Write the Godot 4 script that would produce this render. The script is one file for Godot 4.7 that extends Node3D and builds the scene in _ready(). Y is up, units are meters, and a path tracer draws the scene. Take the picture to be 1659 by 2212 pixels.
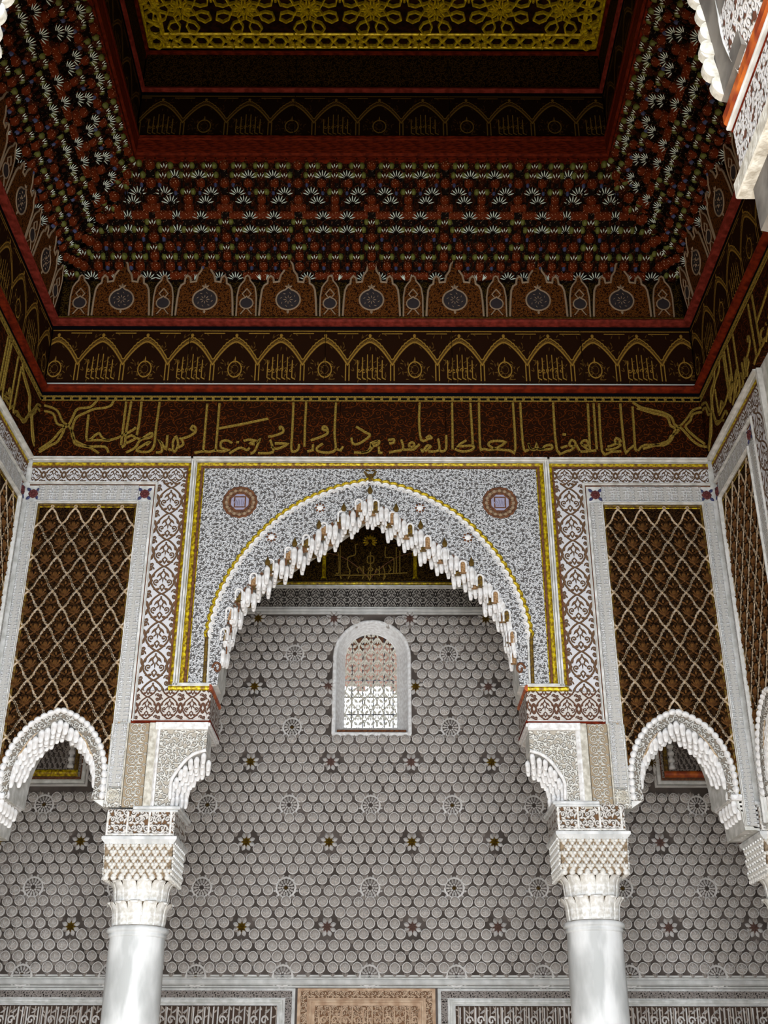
extends Node3D
# A square domed hall seen from its doorway: four carved plaster arcades, painted timber friezes and a stalactite cove above.

const W := 2.175            # half width of the square hall (inner faces)
const HALL_Z := 2.175       # centre of the hall; the far arcade's face is z = 0
const FRONT_Z := 4.44       # inner face of the near arcade
const BACK_Z := -2.0        # face of the aisle wall behind the far arcade

var mats := {}
var cache := {}
var taken := {}
var rng := RandomNumberGenerator.new()


func _ready() -> void:
	rng.seed = 7
	# ---- camera, sky, lights, exposure
	var cam := Camera3D.new()
	cam.name = "camera"
	cam.position = Vector3(0.083, 1.6, 6.5)
	cam.rotation = Vector3(deg_to_rad(26.37), deg_to_rad(-0.05), deg_to_rad(0.11))
	cam.fov = 47.82
	cam.near = 0.05
	cam.far = 100.0
	add_child(cam)
	var env := Environment.new()
	env.background_mode = Environment.BG_COLOR
	env.background_color = Color(0.93, 0.96, 1.0)
	env.background_energy_multiplier = SKY_ENERGY
	env.tonemap_mode = Environment.TONE_MAPPER_LINEAR
	env.tonemap_exposure = EXPOSURE
	env.sdfgi_enabled = true
	env.ssao_enabled = true
	env.ssil_enabled = true
	var we := WorldEnvironment.new()
	we.name = "world_environment"
	we.environment = env
	add_child(we)
	var day := AreaLight3D.new()          # daylight that falls in through the doorway behind the camera
	day.name = "doorway_daylight"
	day.area_size = Vector2(8.0, 4.0)
	day.light_color = Color(0.92, 0.96, 1.0)
	day.light_energy = DOOR_ENERGY
	day.position = Vector3(1.2, 1.0, 11.5)
	day.rotation = Vector3(deg_to_rad(14.0), deg_to_rad(6.0), 0)
	day.area_range = 40.0
	day.shadow_enabled = true
	add_child(day)
	var sun := DirectionalLight3D.new()   # sun through the doorway on to the floor; its bounce lights the vaults from below
	sun.name = "sun"
	sun.light_color = Color(1.0, 0.97, 0.93)
	sun.light_energy = SUN_ENERGY
	sun.light_angular_distance = 0.6
	sun.rotation = Vector3(deg_to_rad(-41.0), deg_to_rad(8.0), 0)
	sun.shadow_enabled = true
	add_child(sun)
	make_materials()
	# ---- setting
	build_shell()
	build_back_wall()
	build_window()
	# ---- arcades round the hall
	var far := Transform3D(Basis(), Vector3.ZERO)
	var right := Transform3D(Basis(Vector3(0, 0, 1), Vector3(0, 1, 0), Vector3(-1, 0, 0)), Vector3(W, 0, HALL_Z))
	var left := Transform3D(Basis(Vector3(0, 0, -1), Vector3(0, 1, 0), Vector3(1, 0, 0)), Vector3(-W, 0, HALL_Z))
	var near := Transform3D(Basis(Vector3(-1, 0, 0), Vector3(0, 1, 0), Vector3(0, 0, -1)), Vector3(0, 0, FRONT_Z))
	arcade(far, "far")
	arcade(right, "right")
	arcade(left, "left")
	arcade(near, "near")
	build_columns()
	# ---- timber ceiling
	ceiling_rings()
	for s in [[far, "far"], [right, "right"], [left, "left"]]:
		ceiling_side(s[0], s[1])
	build_lattice_ceiling()
	build_back_wall_things()


const SKY_ENERGY := 5.0
const DOOR_ENERGY := 165.0
const SUN_ENERGY := 5.0
const EXPOSURE := 1.06


# ============================================================ shapes
class B:
	var st := SurfaceTool.new()
	var org := Vector3.ZERO
	var empty := true
	func _init() -> void:
		st.begin(Mesh.PRIMITIVE_TRIANGLES)
		st.set_smooth_group(-1)
	func group(g: int) -> void:
		st.set_smooth_group(g)
	func v(p: Vector3, uv: Vector2) -> void:
		st.set_uv(uv)
		st.add_vertex(p)
	func buv(p: Vector3, n: Vector3) -> Vector2:
		var a := n.abs()
		var q := p - org
		if a.z >= a.x and a.z >= a.y:
			return Vector2(q.x, -q.y)
		if a.x >= a.y:
			return Vector2(q.z, -q.y)
		return Vector2(q.x, q.z)
	func tri(a: Vector3, b: Vector3, c: Vector3) -> void:   # counter-clockwise seen from outside
		empty = false
		var n := (b - a).cross(c - a)
		v(a, buv(a, n)); v(c, buv(c, n)); v(b, buv(b, n))
	func quad(a: Vector3, b: Vector3, c: Vector3, d: Vector3) -> void:
		empty = false
		var n := (c - a).cross(d - b)
		var ua := buv(a, n)
		var uc := buv(c, n)
		v(a, ua); v(c, uc); v(b, buv(b, n))
		v(a, ua); v(d, buv(d, n)); v(c, uc)
	func quad_uv(a: Vector3, b: Vector3, c: Vector3, d: Vector3, ua: Vector2, ub: Vector2, uc: Vector2, ud: Vector2) -> void:
		empty = false
		v(a, ua); v(c, uc); v(b, ub)
		v(a, ua); v(d, ud); v(c, uc)
	func out_quad(a: Vector3, b: Vector3, c: Vector3, d: Vector3, o: Vector3) -> void:
		var n := (c - a).cross(d - b)
		if n.dot((a + b + c + d) / 4.0 - o) < 0.0:
			quad(a, d, c, b)
		else:
			quad(a, b, c, d)
	func box(lo: Vector3, hi: Vector3, bev := 0.0) -> void:
		var c := (lo + hi) / 2.0
		var e := (hi - lo) / 2.0
		bev = minf(bev, minf(e.x, minf(e.y, e.z)) * 0.9)
		var S := [-1.0, 1.0]
		for ax in 3:
			var b1 := (ax + 1) % 3
			var b2 := (ax + 2) % 3
			for s in S:
				var q: Array[Vector3] = []
				for k in [[-1, -1], [1, -1], [1, 1], [-1, 1]]:
					var p := Vector3.ZERO
					p[ax] = s * e[ax]
					p[b1] = k[0] * (e[b1] - bev)
					p[b2] = k[1] * (e[b2] - bev)
					q.append(c + p)
				out_quad(q[0], q[1], q[2], q[3], c)
			if bev > 0.0:
				for s1 in S:
					for s2 in S:
						var q2: Array[Vector3] = []
						for k in [[0, -1], [0, 1], [1, 1], [1, -1]]:
							var p := Vector3.ZERO
							p[ax] = k[1] * (e[ax] - bev)
							p[b1] = s1 * (e[b1] - (0.0 if k[0] == 0 else bev))
							p[b2] = s2 * (e[b2] - (bev if k[0] == 0 else 0.0))
							q2.append(c + p)
						out_quad(q2[0], q2[1], q2[2], q2[3], c)
		if bev > 0.0:
			for sx in S:
				for sy in S:
					for sz in S:
						var a := c + Vector3(sx * e.x, sy * (e.y - bev), sz * (e.z - bev))
						var b := c + Vector3(sx * (e.x - bev), sy * e.y, sz * (e.z - bev))
						var d := c + Vector3(sx * (e.x - bev), sy * (e.y - bev), sz * e.z)
						if (b - a).cross(d - a).dot(a - c) < 0.0:
							tri(a, d, b)
						else:
							tri(a, b, d)
	# profile x: to the left of the path (N x tangent), y: along N. sm 0 flat, 1 smooth along the path, 2 smooth all over
	func sweep(pts: PackedVector3Array, N: Vector3, prof: PackedVector2Array, closed := false, sm := 0, caps := true) -> void:
		empty = false
		var n := pts.size()
		var rings: Array[PackedVector3Array] = []
		var len := PackedFloat32Array()
		var l := 0.0
		for i in n:
			var tin := Vector3.ZERO
			var tout := Vector3.ZERO
			if closed or i > 0:
				tin = (pts[i] - pts[(i - 1 + n) % n]).normalized()
			if closed or i < n - 1:
				tout = (pts[(i + 1) % n] - pts[i]).normalized()
			if tin == Vector3.ZERO:
				tin = tout
			if tout == Vector3.ZERO:
				tout = tin
			var t := (tin + tout).normalized()
			var side := N.cross(t).normalized()
			var ms := 1.0 / maxf(0.35, t.dot(tout))
			var r := PackedVector3Array()
			for p in prof:
				r.append(pts[i] + side * p.x * ms + N * p.y)
			rings.append(r)
			if i > 0:
				l += pts[i].distance_to(pts[i - 1])
			len.append(l)
		var segs := n if closed else n - 1
		var vv := 0.0
		for j in prof.size() - 1:
			var dv := prof[j].distance_to(prof[j + 1])
			group(-1 if sm == 0 else (j + 1 if sm == 1 else 1))
			for i in segs:
				var k := (i + 1) % n
				var l1: float = len[k] if k > 0 else l + pts[n - 1].distance_to(pts[0])
				quad_uv(rings[i][j], rings[k][j], rings[k][j + 1], rings[i][j + 1], Vector2(len[i], -vv), Vector2(l1, -vv), Vector2(l1, -vv - dv), Vector2(len[i], -vv - dv))
			vv += dv
		group(-1)
		if caps and not closed and prof.size() > 2:
			var idx := Geometry2D.triangulate_polygon(prof)
			for q in range(0, idx.size(), 3):
				for e in [0, n - 1]:
					var r2: PackedVector3Array = rings[e]
					tri(r2[idx[q]], r2[idx[q + 1]], r2[idx[q + 2]])
	func extrude(poly: PackedVector2Array, z0: float, z1: float, back := false, sm := 0) -> void:
		empty = false
		var p := poly
		if Geometry2D.is_polygon_clockwise(p):
			p = p.duplicate()
			p.reverse()
		var idx := Geometry2D.triangulate_polygon(p)
		for q in range(0, idx.size(), 3):
			var a := p[idx[q]]
			var b := p[idx[q + 1]]
			var c := p[idx[q + 2]]
			if (b - a).cross(c - a) < 0.0:
				var t := b
				b = c
				c = t
			tri(Vector3(a.x, a.y, z1), Vector3(b.x, b.y, z1), Vector3(c.x, c.y, z1))
			if back:
				tri(Vector3(a.x, a.y, z0), Vector3(c.x, c.y, z0), Vector3(b.x, b.y, z0))
		group(-1 if sm == 0 else 3)
		for i in p.size():
			var a := p[i]
			var b := p[(i + 1) % p.size()]
			quad(Vector3(a.x, a.y, z0), Vector3(b.x, b.y, z0), Vector3(b.x, b.y, z1), Vector3(a.x, a.y, z1))
		group(-1)
	# prof: (radius, height) from bottom to top
	func lathe(prof: PackedVector2Array, c: Vector3, segs := 24, smooth := true, from := 0.0, to := TAU, sx := 1.0, sz := 1.0) -> void:
		empty = false
		group(1 if smooth else -1)
		var l := 0.0
		for j in prof.size() - 1:
			var a := prof[j]
			var b := prof[j + 1]
			var dl := a.distance_to(b)
			for i in segs:
				var t0 := from + (to - from) * i / segs
				var t1 := from + (to - from) * (i + 1) / segs
				var d0 := Vector3(cos(t0) * sx, 0, -sin(t0) * sz)
				var d1 := Vector3(cos(t1) * sx, 0, -sin(t1) * sz)
				var q0 := c + d0 * a.x + Vector3(0, a.y, 0)
				var q1 := c + d1 * a.x + Vector3(0, a.y, 0)
				var q2 := c + d1 * b.x + Vector3(0, b.y, 0)
				var q3 := c + d0 * b.x + Vector3(0, b.y, 0)
				var R := maxf(a.x, b.x)
				var u0 := Vector2(t0 * R, -l)
				var u1 := Vector2(t1 * R, -l)
				var w := Vector2(0, -dl)
				if a.x < 1e-5:
					v(q0, u0); v(q3, u0 + w); v(q2, u1 + w)
				elif b.x < 1e-5:
					v(q0, u0); v(q2, u1 + w); v(q1, u1)
				else:
					quad_uv(q0, q1, q2, q3, u0, u1, u1 + w, u0 + w)
			l += dl
		group(-1)
	# a raised leaf: pointed blade with a middle ridge, from base along dir, lying on the plane with normal N
	func leaf(base: Vector3, dir: Vector3, N: Vector3, length: float, width: float, high: float, curl := 0.0) -> void:
		empty = false
		var s := N.cross(dir).normalized()
		var K := [[0.0, 0.25], [0.25, 0.8], [0.55, 1.0], [0.8, 0.65], [1.0, 0.0]]
		group(-1)
		for i in 4:
			var a = K[i]
			var b = K[i + 1]
			var ca: Vector3 = base + dir * length * a[0] + s * curl * a[0] * a[0] * length
			var cb: Vector3 = base + dir * length * b[0] + s * curl * b[0] * b[0] * length
			var la: Vector3 = ca + s * width * 0.5 * a[1]
			var ra: Vector3 = ca - s * width * 0.5 * a[1]
			var lb: Vector3 = cb + s * width * 0.5 * b[1]
			var rb: Vector3 = cb - s * width * 0.5 * b[1]
			var ha: Vector3 = ca + N * high * (0.5 + 0.5 * a[1])
			var hb: Vector3 = cb + N * high * (0.3 + 0.7 * b[1])
			quad(ra, rb, hb, ha)
			quad(ha, hb, lb, la)
	# half-round dome on a plane (normal N)
	func dome(c: Vector3, N: Vector3, U: Vector3, rx: float, ry: float, h: float, segs := 10, rings := 3) -> void:
		empty = false
		var V := N.cross(U).normalized()
		group(2)
		for j in rings:
			var a0 := PI / 2 * j / rings
			var a1 := PI / 2 * (j + 1) / rings
			for i in segs:
				var t0 := TAU * i / segs
				var t1 := TAU * (i + 1) / segs
				var p := func(a: float, t: float) -> Vector3: return c + U * rx * cos(a) * cos(t) + V * ry * cos(a) * sin(t) + N * h * sin(a)
				if j == rings - 1:
					tri(p.call(a0, t0), p.call(a0, t1), p.call(a1, t0))
				else:
					quad(p.call(a0, t0), p.call(a0, t1), p.call(a1, t1), p.call(a1, t0))
		group(-1)
	func add_to(m: ArrayMesh, material: Material) -> ArrayMesh:
		if empty:
			return m
		st.generate_normals()
		st.set_material(material)
		return st.commit(m)
	func done() -> ArrayMesh:
		st.generate_normals()
		return st.commit()


func pv2(a: Array) -> PackedVector2Array:
	var r := PackedVector2Array()
	for p in a:
		r.append(Vector2(p[0], p[1]))
	return r


func pv3(a, z := 0.0) -> PackedVector3Array:
	var r := PackedVector3Array()
	for p in a:
		r.append(Vector3(p[0], p[1], z))
	return r


func smooth_path(a: PackedVector2Array, k := 4) -> PackedVector2Array:     # Catmull-Rom through the points
	var r := PackedVector2Array()
	var n := a.size()
	for i in n - 1:
		for j in k:
			r.append(a[i].cubic_interpolate(a[i + 1], a[maxi(i - 1, 0)], a[mini(i + 2, n - 1)], float(j) / k))
	r.append(a[n - 1])
	return r


func mirrored(a: PackedVector2Array) -> PackedVector2Array:               # a left half from the spring to the crown, made whole
	var r := a.duplicate()
	for i in range(a.size() - 1, -1, -1):
		if absf(a[i].x) > 0.004:
			r.append(Vector2(-a[i].x, a[i].y))
	return r


func spaced(a: PackedVector2Array, step: float) -> Array:                 # [point, tangent] at even steps
	var total := 0.0
	for i in a.size() - 1:
		total += a[i].distance_to(a[i + 1])
	var n := maxi(1, roundi(total / step))
	var out := []
	var want := 0.5 * total / n
	var l := 0.0
	for i in a.size() - 1:
		var d := a[i].distance_to(a[i + 1])
		while want <= l + d and out.size() < n:
			out.append([a[i].lerp(a[i + 1], (want - l) / d), (a[i + 1] - a[i]).normalized()])
			want += total / n
		l += d
	return out


func along(a: PackedVector2Array, f: float) -> Vector2:
	var total := 0.0
	for i in a.size() - 1:
		total += a[i].distance_to(a[i + 1])
	var want := f * total
	for i in a.size() - 1:
		var d := a[i].distance_to(a[i + 1])
		if want <= d:
			return a[i].lerp(a[i + 1], want / d)
		want -= d
	return a[a.size() - 1]


# ============================================================ objects
func numbered(called: String) -> String:
	if not taken.has(called):
		taken[called] = 0
		return called
	taken[called] += 1
	return "%s_%03d" % [called, taken[called]]


func thing(called: String, label: String, category: String, xf := Transform3D(), group := "") -> Node3D:
	var o := Node3D.new()
	o.name = numbered(called)
	add_child(o)
	o.transform = xf
	tag(o, label, category, group)
	return o


func tag(o: Node3D, label: String, category: String, group := "", kind := "thing") -> void:
	o.set_meta("label", label)
	o.set_meta("category", category)
	o.set_meta("kind", kind)
	if group:
		o.set_meta("group", group)


func obj(called: String, m: Mesh, material: Material, parent: Node = self, xf := Transform3D()) -> MeshInstance3D:
	var o := MeshInstance3D.new()
	o.name = numbered(called) if parent == self else called
	o.mesh = m
	if material:
		o.material_override = material
	o.transform = xf
	parent.add_child(o, true)
	return o


func struct(called: String, m: Mesh, material: Material, label: String, category: String, xf := Transform3D()) -> MeshInstance3D:
	var o := obj(called, m, material, self, xf)
	tag(o, label, category, "", "structure")
	return o


func at(p: Vector3, b := Basis()) -> Transform3D:
	return Transform3D(b, p)


func box_mesh(lo: Vector3, hi: Vector3, bev := 0.0, org := Vector3.ZERO) -> ArrayMesh:
	var b := B.new()
	b.org = org
	b.box(lo, hi, bev)
	return b.done()

# ============================================================ textures
class Canvas:
	var w: int
	var h: int
	var buf := PackedFloat32Array()
	func _init(ww: int, hh: int) -> void:
		w = ww
		h = hh
		buf.resize(w * h)
	# raised stroke, tapering from half-width r0 to r1, wrapping round the edges
	func seg(a: Vector2, b: Vector2, r0: float, r1: float, high: float, flat := 0.55) -> void:
		var R := maxf(r0, r1) + 1.0
		var x0 := floori(minf(a.x, b.x) - R)
		var x1 := ceili(maxf(a.x, b.x) + R)
		var y0 := floori(minf(a.y, b.y) - R)
		var y1 := ceili(maxf(a.y, b.y) + R)
		var d := b - a
		var dd := maxf(d.length_squared(), 1e-6)
		for y in range(y0, y1 + 1):
			var row := posmod(y, h) * w
			for x in range(x0, x1 + 1):
				var px := x - a.x
				var py := y - a.y
				var t := clampf((px * d.x + py * d.y) / dd, 0.0, 1.0)
				var ex := px - d.x * t
				var ey := py - d.y * t
				var r := r0 + (r1 - r0) * t + 0.5
				var q := 1.0 - sqrt(ex * ex + ey * ey) / r
				if q > 0.0:
					var val := high * minf(1.0, q / flat)
					var k := row + posmod(x, w)
					if val > buf[k]:
						buf[k] = val
	func line(pts: PackedVector2Array, r0: float, r1: float, high := 1.0) -> void:
		var n := pts.size() - 1
		for i in n:
			seg(pts[i], pts[i + 1], lerpf(r0, r1, float(i) / n), lerpf(r0, r1, float(i + 1) / n), high)
	func leaf(p: Vector2, ang: float, length: float, width: float, high := 1.0, bend := 0.0) -> void:
		var last := p
		for i in 4:
			var t := (i + 1) / 4.0
			var q := p + Vector2(length * t, bend * t * t * length).rotated(ang)
			seg(last, q, width * [0.45, 1.0, 0.9, 0.55][i], width * [1.0, 0.9, 0.55, 0.1][i], high)
			last = q
	func spiral(c: Vector2, r: float, a0: float, turns: float, dir: float, th: float, high := 1.0) -> void:
		var pts := PackedVector2Array()
		var n := maxi(8, int(turns * 11))
		for i in n + 1:
			var t := float(i) / n
			pts.append(c + Vector2(r * (1.0 - 0.85 * t), 0).rotated(a0 + dir * TAU * turns * t))
		line(pts, th, th * 0.8, high)
		seg(pts[n], pts[n], th * 1.5, th * 1.5, high)
	func ring(c: Vector2, r: float, th: float, high := 1.0, n := 20) -> void:
		for i in n:
			seg(c + Vector2(r, 0).rotated(TAU * i / n), c + Vector2(r, 0).rotated(TAU * (i + 1) / n), th, th, high)
	func disc(c: Vector2, r: float, high := 1.0, flat := 0.5) -> void:
		seg(c, c, r, r, high, flat)
	func palmette(c: Vector2, s: float, ang := -PI / 2, high := 1.0, n := 5) -> void:
		for i in n:
			var k := i - (n - 1) / 2.0
			leaf(c, ang + k * 0.5, s * (1.0 - 0.09 * k * k), s * 0.13, high, 0.25 * signf(k))
	func height_image() -> Image:
		return Image.create_from_data(w, h, false, Image.FORMAT_RF, buf.to_byte_array())
	# lo in the ground, hi on the raised parts
	func color_image(lo: Color, hi: Color, rg: RandomNumberGenerator, grain := 0.05, edge := 0.35) -> Image:
		var by := PackedByteArray()
		by.resize(w * h * 3)
		for i in w * h:
			var t := clampf(buf[i] / edge, 0.0, 1.0)
			var g := 1.0 + (rg.randf() - 0.5) * 2.0 * grain
			by[i * 3] = clampi(int((lo.r + (hi.r - lo.r) * t) * g * 255.0), 0, 255)
			by[i * 3 + 1] = clampi(int((lo.g + (hi.g - lo.g) * t) * g * 255.0), 0, 255)
			by[i * 3 + 2] = clampi(int((lo.b + (hi.b - lo.b) * t) * g * 255.0), 0, 255)
		return Image.create_from_data(w, h, false, Image.FORMAT_RGB8, by)


func simple(called: String, c: Color, rough := 0.8, metal := 0.0) -> StandardMaterial3D:
	var m := StandardMaterial3D.new()
	m.resource_name = called
	m.albedo_color = c
	m.roughness = rough
	m.metallic = metal
	mats[called] = m
	return m


func carved(called: String, cv: Canvas, lo: Color, hi: Color, tile: Vector2, relief: float, rough := 0.85, grain := 0.05, edge := 0.35) -> StandardMaterial3D:
	var m := simple(called, Color.WHITE, rough)
	m.albedo_texture = ImageTexture.create_from_image(cv.color_image(lo, hi, rng, grain, edge))
	if relief > 0.0:
		m.heightmap_enabled = true
		m.heightmap_texture = ImageTexture.create_from_image(cv.height_image())
		m.heightmap_scale = relief
	m.uv1_scale = Vector3(1.0 / tile.x, 1.0 / tile.y, 1)
	return m


func noisy(called: String, a: Color, b: Color, size: float, freq: float, rough := 0.85, bump := 0.0, metal := 0.0, stretch := 1.0, seed := 3) -> StandardMaterial3D:
	var m := simple(called, Color.WHITE, rough, metal)
	var fn := FastNoiseLite.new()
	fn.noise_type = FastNoiseLite.TYPE_SIMPLEX_SMOOTH
	fn.seed = seed
	fn.frequency = freq
	fn.fractal_octaves = 5
	var tex := NoiseTexture2D.new()
	tex.width = 256
	tex.height = 256
	tex.seamless = true
	tex.noise = fn
	var ramp := Gradient.new()
	ramp.set_color(0, a)
	ramp.set_color(1, b)
	ramp.set_offset(0, 0.25)
	ramp.set_offset(1, 0.75)
	tex.color_ramp = ramp
	m.albedo_texture = tex
	m.uv1_triplanar = true
	m.uv1_scale = Vector3(1.0 / size, stretch / size, 1.0 / size)
	if bump > 0.0:
		var t2 := NoiseTexture2D.new()
		t2.width = 256
		t2.height = 256
		t2.seamless = true
		var f2 := FastNoiseLite.new()
		f2.seed = seed + 1
		f2.frequency = freq * 2.5
		f2.fractal_octaves = 4
		t2.noise = f2
		m.heightmap_enabled = true
		m.heightmap_texture = t2
		m.heightmap_scale = bump
	return m


func arabesque(n: int, cells: int, th: float, seed: int) -> Canvas:        # all-over spirals and leaves
	var cv := Canvas.new(n, n)
	var r := RandomNumberGenerator.new()
	r.seed = seed
	var s := float(n) / cells
	for j in cells:
		for i in cells:
			var c := Vector2((i + 0.5 + 0.5 * (j % 2)) * s, (j + 0.5) * s) + Vector2(r.randf() - 0.5, r.randf() - 0.5) * s * 0.35
			var dir := 1.0 if (i + j) % 2 == 0 else -1.0
			var a0 := r.randf() * TAU
			cv.spiral(c, s * 0.47, a0, 0.9 + r.randf() * 0.5, dir, th)
			for k in 3:
				cv.leaf(c + Vector2(s * 0.45, 0).rotated(a0 + k * 2.1), a0 + k * 2.1 + dir * 1.2, s * 0.5, th * 1.5, 0.9, dir * 0.5)
	return cv


func make_materials() -> void:
	noisy("plaster", Color(0.72, 0.71, 0.68), Color(0.86, 0.85, 0.83), 0.5, 0.02, 0.9, 0.12)
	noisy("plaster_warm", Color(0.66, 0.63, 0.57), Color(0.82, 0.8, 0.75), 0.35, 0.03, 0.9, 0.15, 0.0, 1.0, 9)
	noisy("white_cell", Color(0.80, 0.78, 0.76), Color(0.92, 0.91, 0.90), 0.3, 0.03, 0.8, 0.0, 0.0, 1.0, 21)
	noisy("marble", Color(0.70, 0.70, 0.69), Color(0.89, 0.885, 0.875), 0.6, 0.018, 0.6, 0.0, 0.0, 0.3, 5)
	noisy("marble_old", Color(0.76, 0.735, 0.69), Color(0.92, 0.91, 0.895), 0.25, 0.03, 0.45, 0.1, 0.0, 1.0, 6)
	noisy("marble_pit", Color(0.40, 0.33, 0.24), Color(0.58, 0.5, 0.4), 0.2, 0.04, 0.8, 0.1, 0.0, 1.0, 8)
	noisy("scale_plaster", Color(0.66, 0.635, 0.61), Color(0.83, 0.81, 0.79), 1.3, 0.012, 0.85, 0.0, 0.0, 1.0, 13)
	noisy("scale_ground", Color(0.24, 0.205, 0.18), Color(0.36, 0.32, 0.295), 1.1, 0.012, 0.9, 0.2, 0.0, 1.0, 14)  # dark tone puts the shade between the bosses into the colour
	noisy("gold", Color(0.42, 0.29, 0.02), Color(0.88, 0.78, 0.03), 0.22, 0.03, 0.42, 0.1, 0.35, 1.0, 15)
	noisy("gold_dark", Color(0.25, 0.16, 0.02), Color(0.50, 0.39, 0.04), 0.2, 0.03, 0.5, 0.1, 0.3, 1.0, 16)
	noisy("gilt_paint", Color(0.40, 0.31, 0.11), Color(0.58, 0.49, 0.23), 0.1, 0.03, 0.6, 0.0, 0.0, 1.0, 17)
	noisy("red_wood", Color(0.27, 0.075, 0.035), Color(0.45, 0.15, 0.065), 0.35, 0.02, 0.6, 0.05, 0.0, 4.0, 18)
	noisy("pink_wood", Color(0.35, 0.12, 0.085), Color(0.52, 0.20, 0.16), 0.35, 0.02, 0.6, 0.05, 0.0, 4.0, 19)
	noisy("dark_wood", Color(0.085, 0.045, 0.02), Color(0.17, 0.085, 0.04), 0.3, 0.02, 0.7, 0.1, 0.0, 4.0, 20)
	noisy("orange_wood", Color(0.50, 0.18, 0.05), Color(0.78, 0.40, 0.10), 0.4, 0.02, 0.55, 0.1, 0.0, 1.0, 22)
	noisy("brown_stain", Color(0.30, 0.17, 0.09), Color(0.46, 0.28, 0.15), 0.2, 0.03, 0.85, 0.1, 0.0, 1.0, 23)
	noisy("stone_floor", Color(0.60, 0.54, 0.46), Color(0.74, 0.69, 0.62), 1.5, 0.02, 0.6, 0.05, 0.0, 1.0, 24)
	noisy("tan_plaster", Color(0.64, 0.51, 0.40), Color(0.77, 0.66, 0.55), 0.5, 0.02, 0.85, 0.1, 0.0, 1.0, 25)
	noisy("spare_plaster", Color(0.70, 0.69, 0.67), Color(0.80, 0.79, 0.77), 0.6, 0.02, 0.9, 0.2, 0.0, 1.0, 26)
	simple("cream_paint", Color(0.56, 0.47, 0.37), 0.7)
	simple("fan_white", Color(0.84, 0.88, 0.83), 0.6)
	simple("fan_green", Color(0.36, 0.37, 0.11), 0.6)
	simple("fan_blue", Color(0.24, 0.26, 0.40), 0.6)
	simple("gap_shade", Color(0.03, 0.03, 0.045), 0.8)  # near black that paints shade into gaps by the mouldings and dentils
	simple("line_white", Color(0.74, 0.74, 0.72), 0.7)
	simple("rosette_red", Color(0.34, 0.13, 0.13), 0.8)
	simple("rosette_blue", Color(0.20, 0.21, 0.36), 0.8)
	noisy("boss_ground", Color(0.50, 0.46, 0.425), Color(0.67, 0.63, 0.595), 1.2, 0.012, 0.9, 0.1, 0.0, 1.0, 44)  # kept darker than rim and leaf, so colour deepens their relief shading
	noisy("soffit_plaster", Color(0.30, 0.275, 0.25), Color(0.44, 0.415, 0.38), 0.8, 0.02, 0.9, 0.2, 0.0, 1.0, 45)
	simple("roundel_grey", Color(0.60, 0.58, 0.66), 0.8)
	noisy("hollow_tan", Color(0.46, 0.33, 0.19), Color(0.66, 0.52, 0.36), 0.12, 0.03, 0.85, 0.0, 0.0, 1.0, 47)
	carved("near_scroll", arabesque(256, 6, 7.5, 53), Color(0.36, 0.20, 0.12), Color(0.80, 0.78, 0.76), Vector2(0.2, 0.2), 1.2)
	carved("impost_scroll", arabesque(256, 5, 7.0, 57), Color(0.40, 0.28, 0.165), Color(0.80, 0.775, 0.745), Vector2(0.21, 0.21), 1.6)
	simple("star_brown", Color(0.40, 0.29, 0.25), 0.85)
	simple("bar_iron", Color(0.16, 0.15, 0.17), 0.6)
	simple("panel_oval", Color(0.125, 0.085, 0.095), 0.7)
	noisy("lattice_gilt", Color(0.66, 0.55, 0.05), Color(0.95, 0.86, 0.10), 0.3, 0.03, 0.4, 0.0, 0.3, 1.0, 33)

	# fine all-over arabesque of the great spandrel
	carved("spandrel", arabesque(512, 16, 4.2, 1), Color(0.36, 0.345, 0.335), Color(0.80, 0.795, 0.795), Vector2(0.50, 0.50), 1.2)  # pits of the carving are shaded in the colour
	carved("pale_arabesque", arabesque(384, 8, 5.0, 2), Color(0.66, 0.625, 0.57), Color(0.84, 0.825, 0.79), Vector2(0.34, 0.34), 1.2)
	carved("archivolt", arabesque(256, 5, 5.0, 3), Color(0.48, 0.44, 0.39), Color(0.78, 0.765, 0.735), Vector2(0.2, 0.2), 1.0)

	# ogee vine: white leaves parted by brown sunk lines (the canvas holds the lines, so its relief is turned over)
	var cv := Canvas.new(256, 256)
	for s in [-1.0, 1.0]:
		var pts := PackedVector2Array()
		for i in 25:
			var t := i / 24.0
			pts.append(Vector2(128 + s * (98 * absf(sin(PI * t)) ** 0.8 + 5), 256 * t))
		cv.line(pts, 8.5, 8.5)
		cv.spiral(Vector2(128 + s * 54, 146), 30, PI / 2, 1.1, -s, 6.5)
		cv.spiral(Vector2(128 + s * 112, 24), 24, 0, 1.1, s, 6.5)
		cv.spiral(Vector2(128 + s * 112, 236), 24, PI, 1.0, s, 6.5)
		cv.leaf(Vector2(128 + s * 14, 64), -PI / 2 + s * 1.9, 52, 12, 1.0, s * 0.5)
		cv.leaf(Vector2(128 + s * 24, 206), PI / 2 - s * 0.9, 48, 13, 1.0, -s * 0.5)
		cv.leaf(Vector2(128 + s * 92, 128), PI / 2 - s * 0.3, 36, 9, 1.0, -s * 0.3)
		cv.leaf(Vector2(128 + s * 84, 100), -PI / 2 + s * 0.1, 42, 10, 1.0, -s * 0.4)
		cv.leaf(Vector2(128 + s * 124, 70), PI / 2 + s * 0.4, 62, 14, 1.0, -s * 0.2)
		cv.leaf(Vector2(128 + s * 124, 190), -PI / 2 - s * 0.4, 54, 14, 1.0, s * 0.2)
		cv.line(pv2([[128, 40], [128 + s * 26, 74], [128 + s * 12, 110], [128 + s * 30, 128]]), 6.5, 6.0)
		cv.line(pv2([[128, 226], [128 + s * 20, 190], [128, 168]]), 6.5, 6.0)
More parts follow.
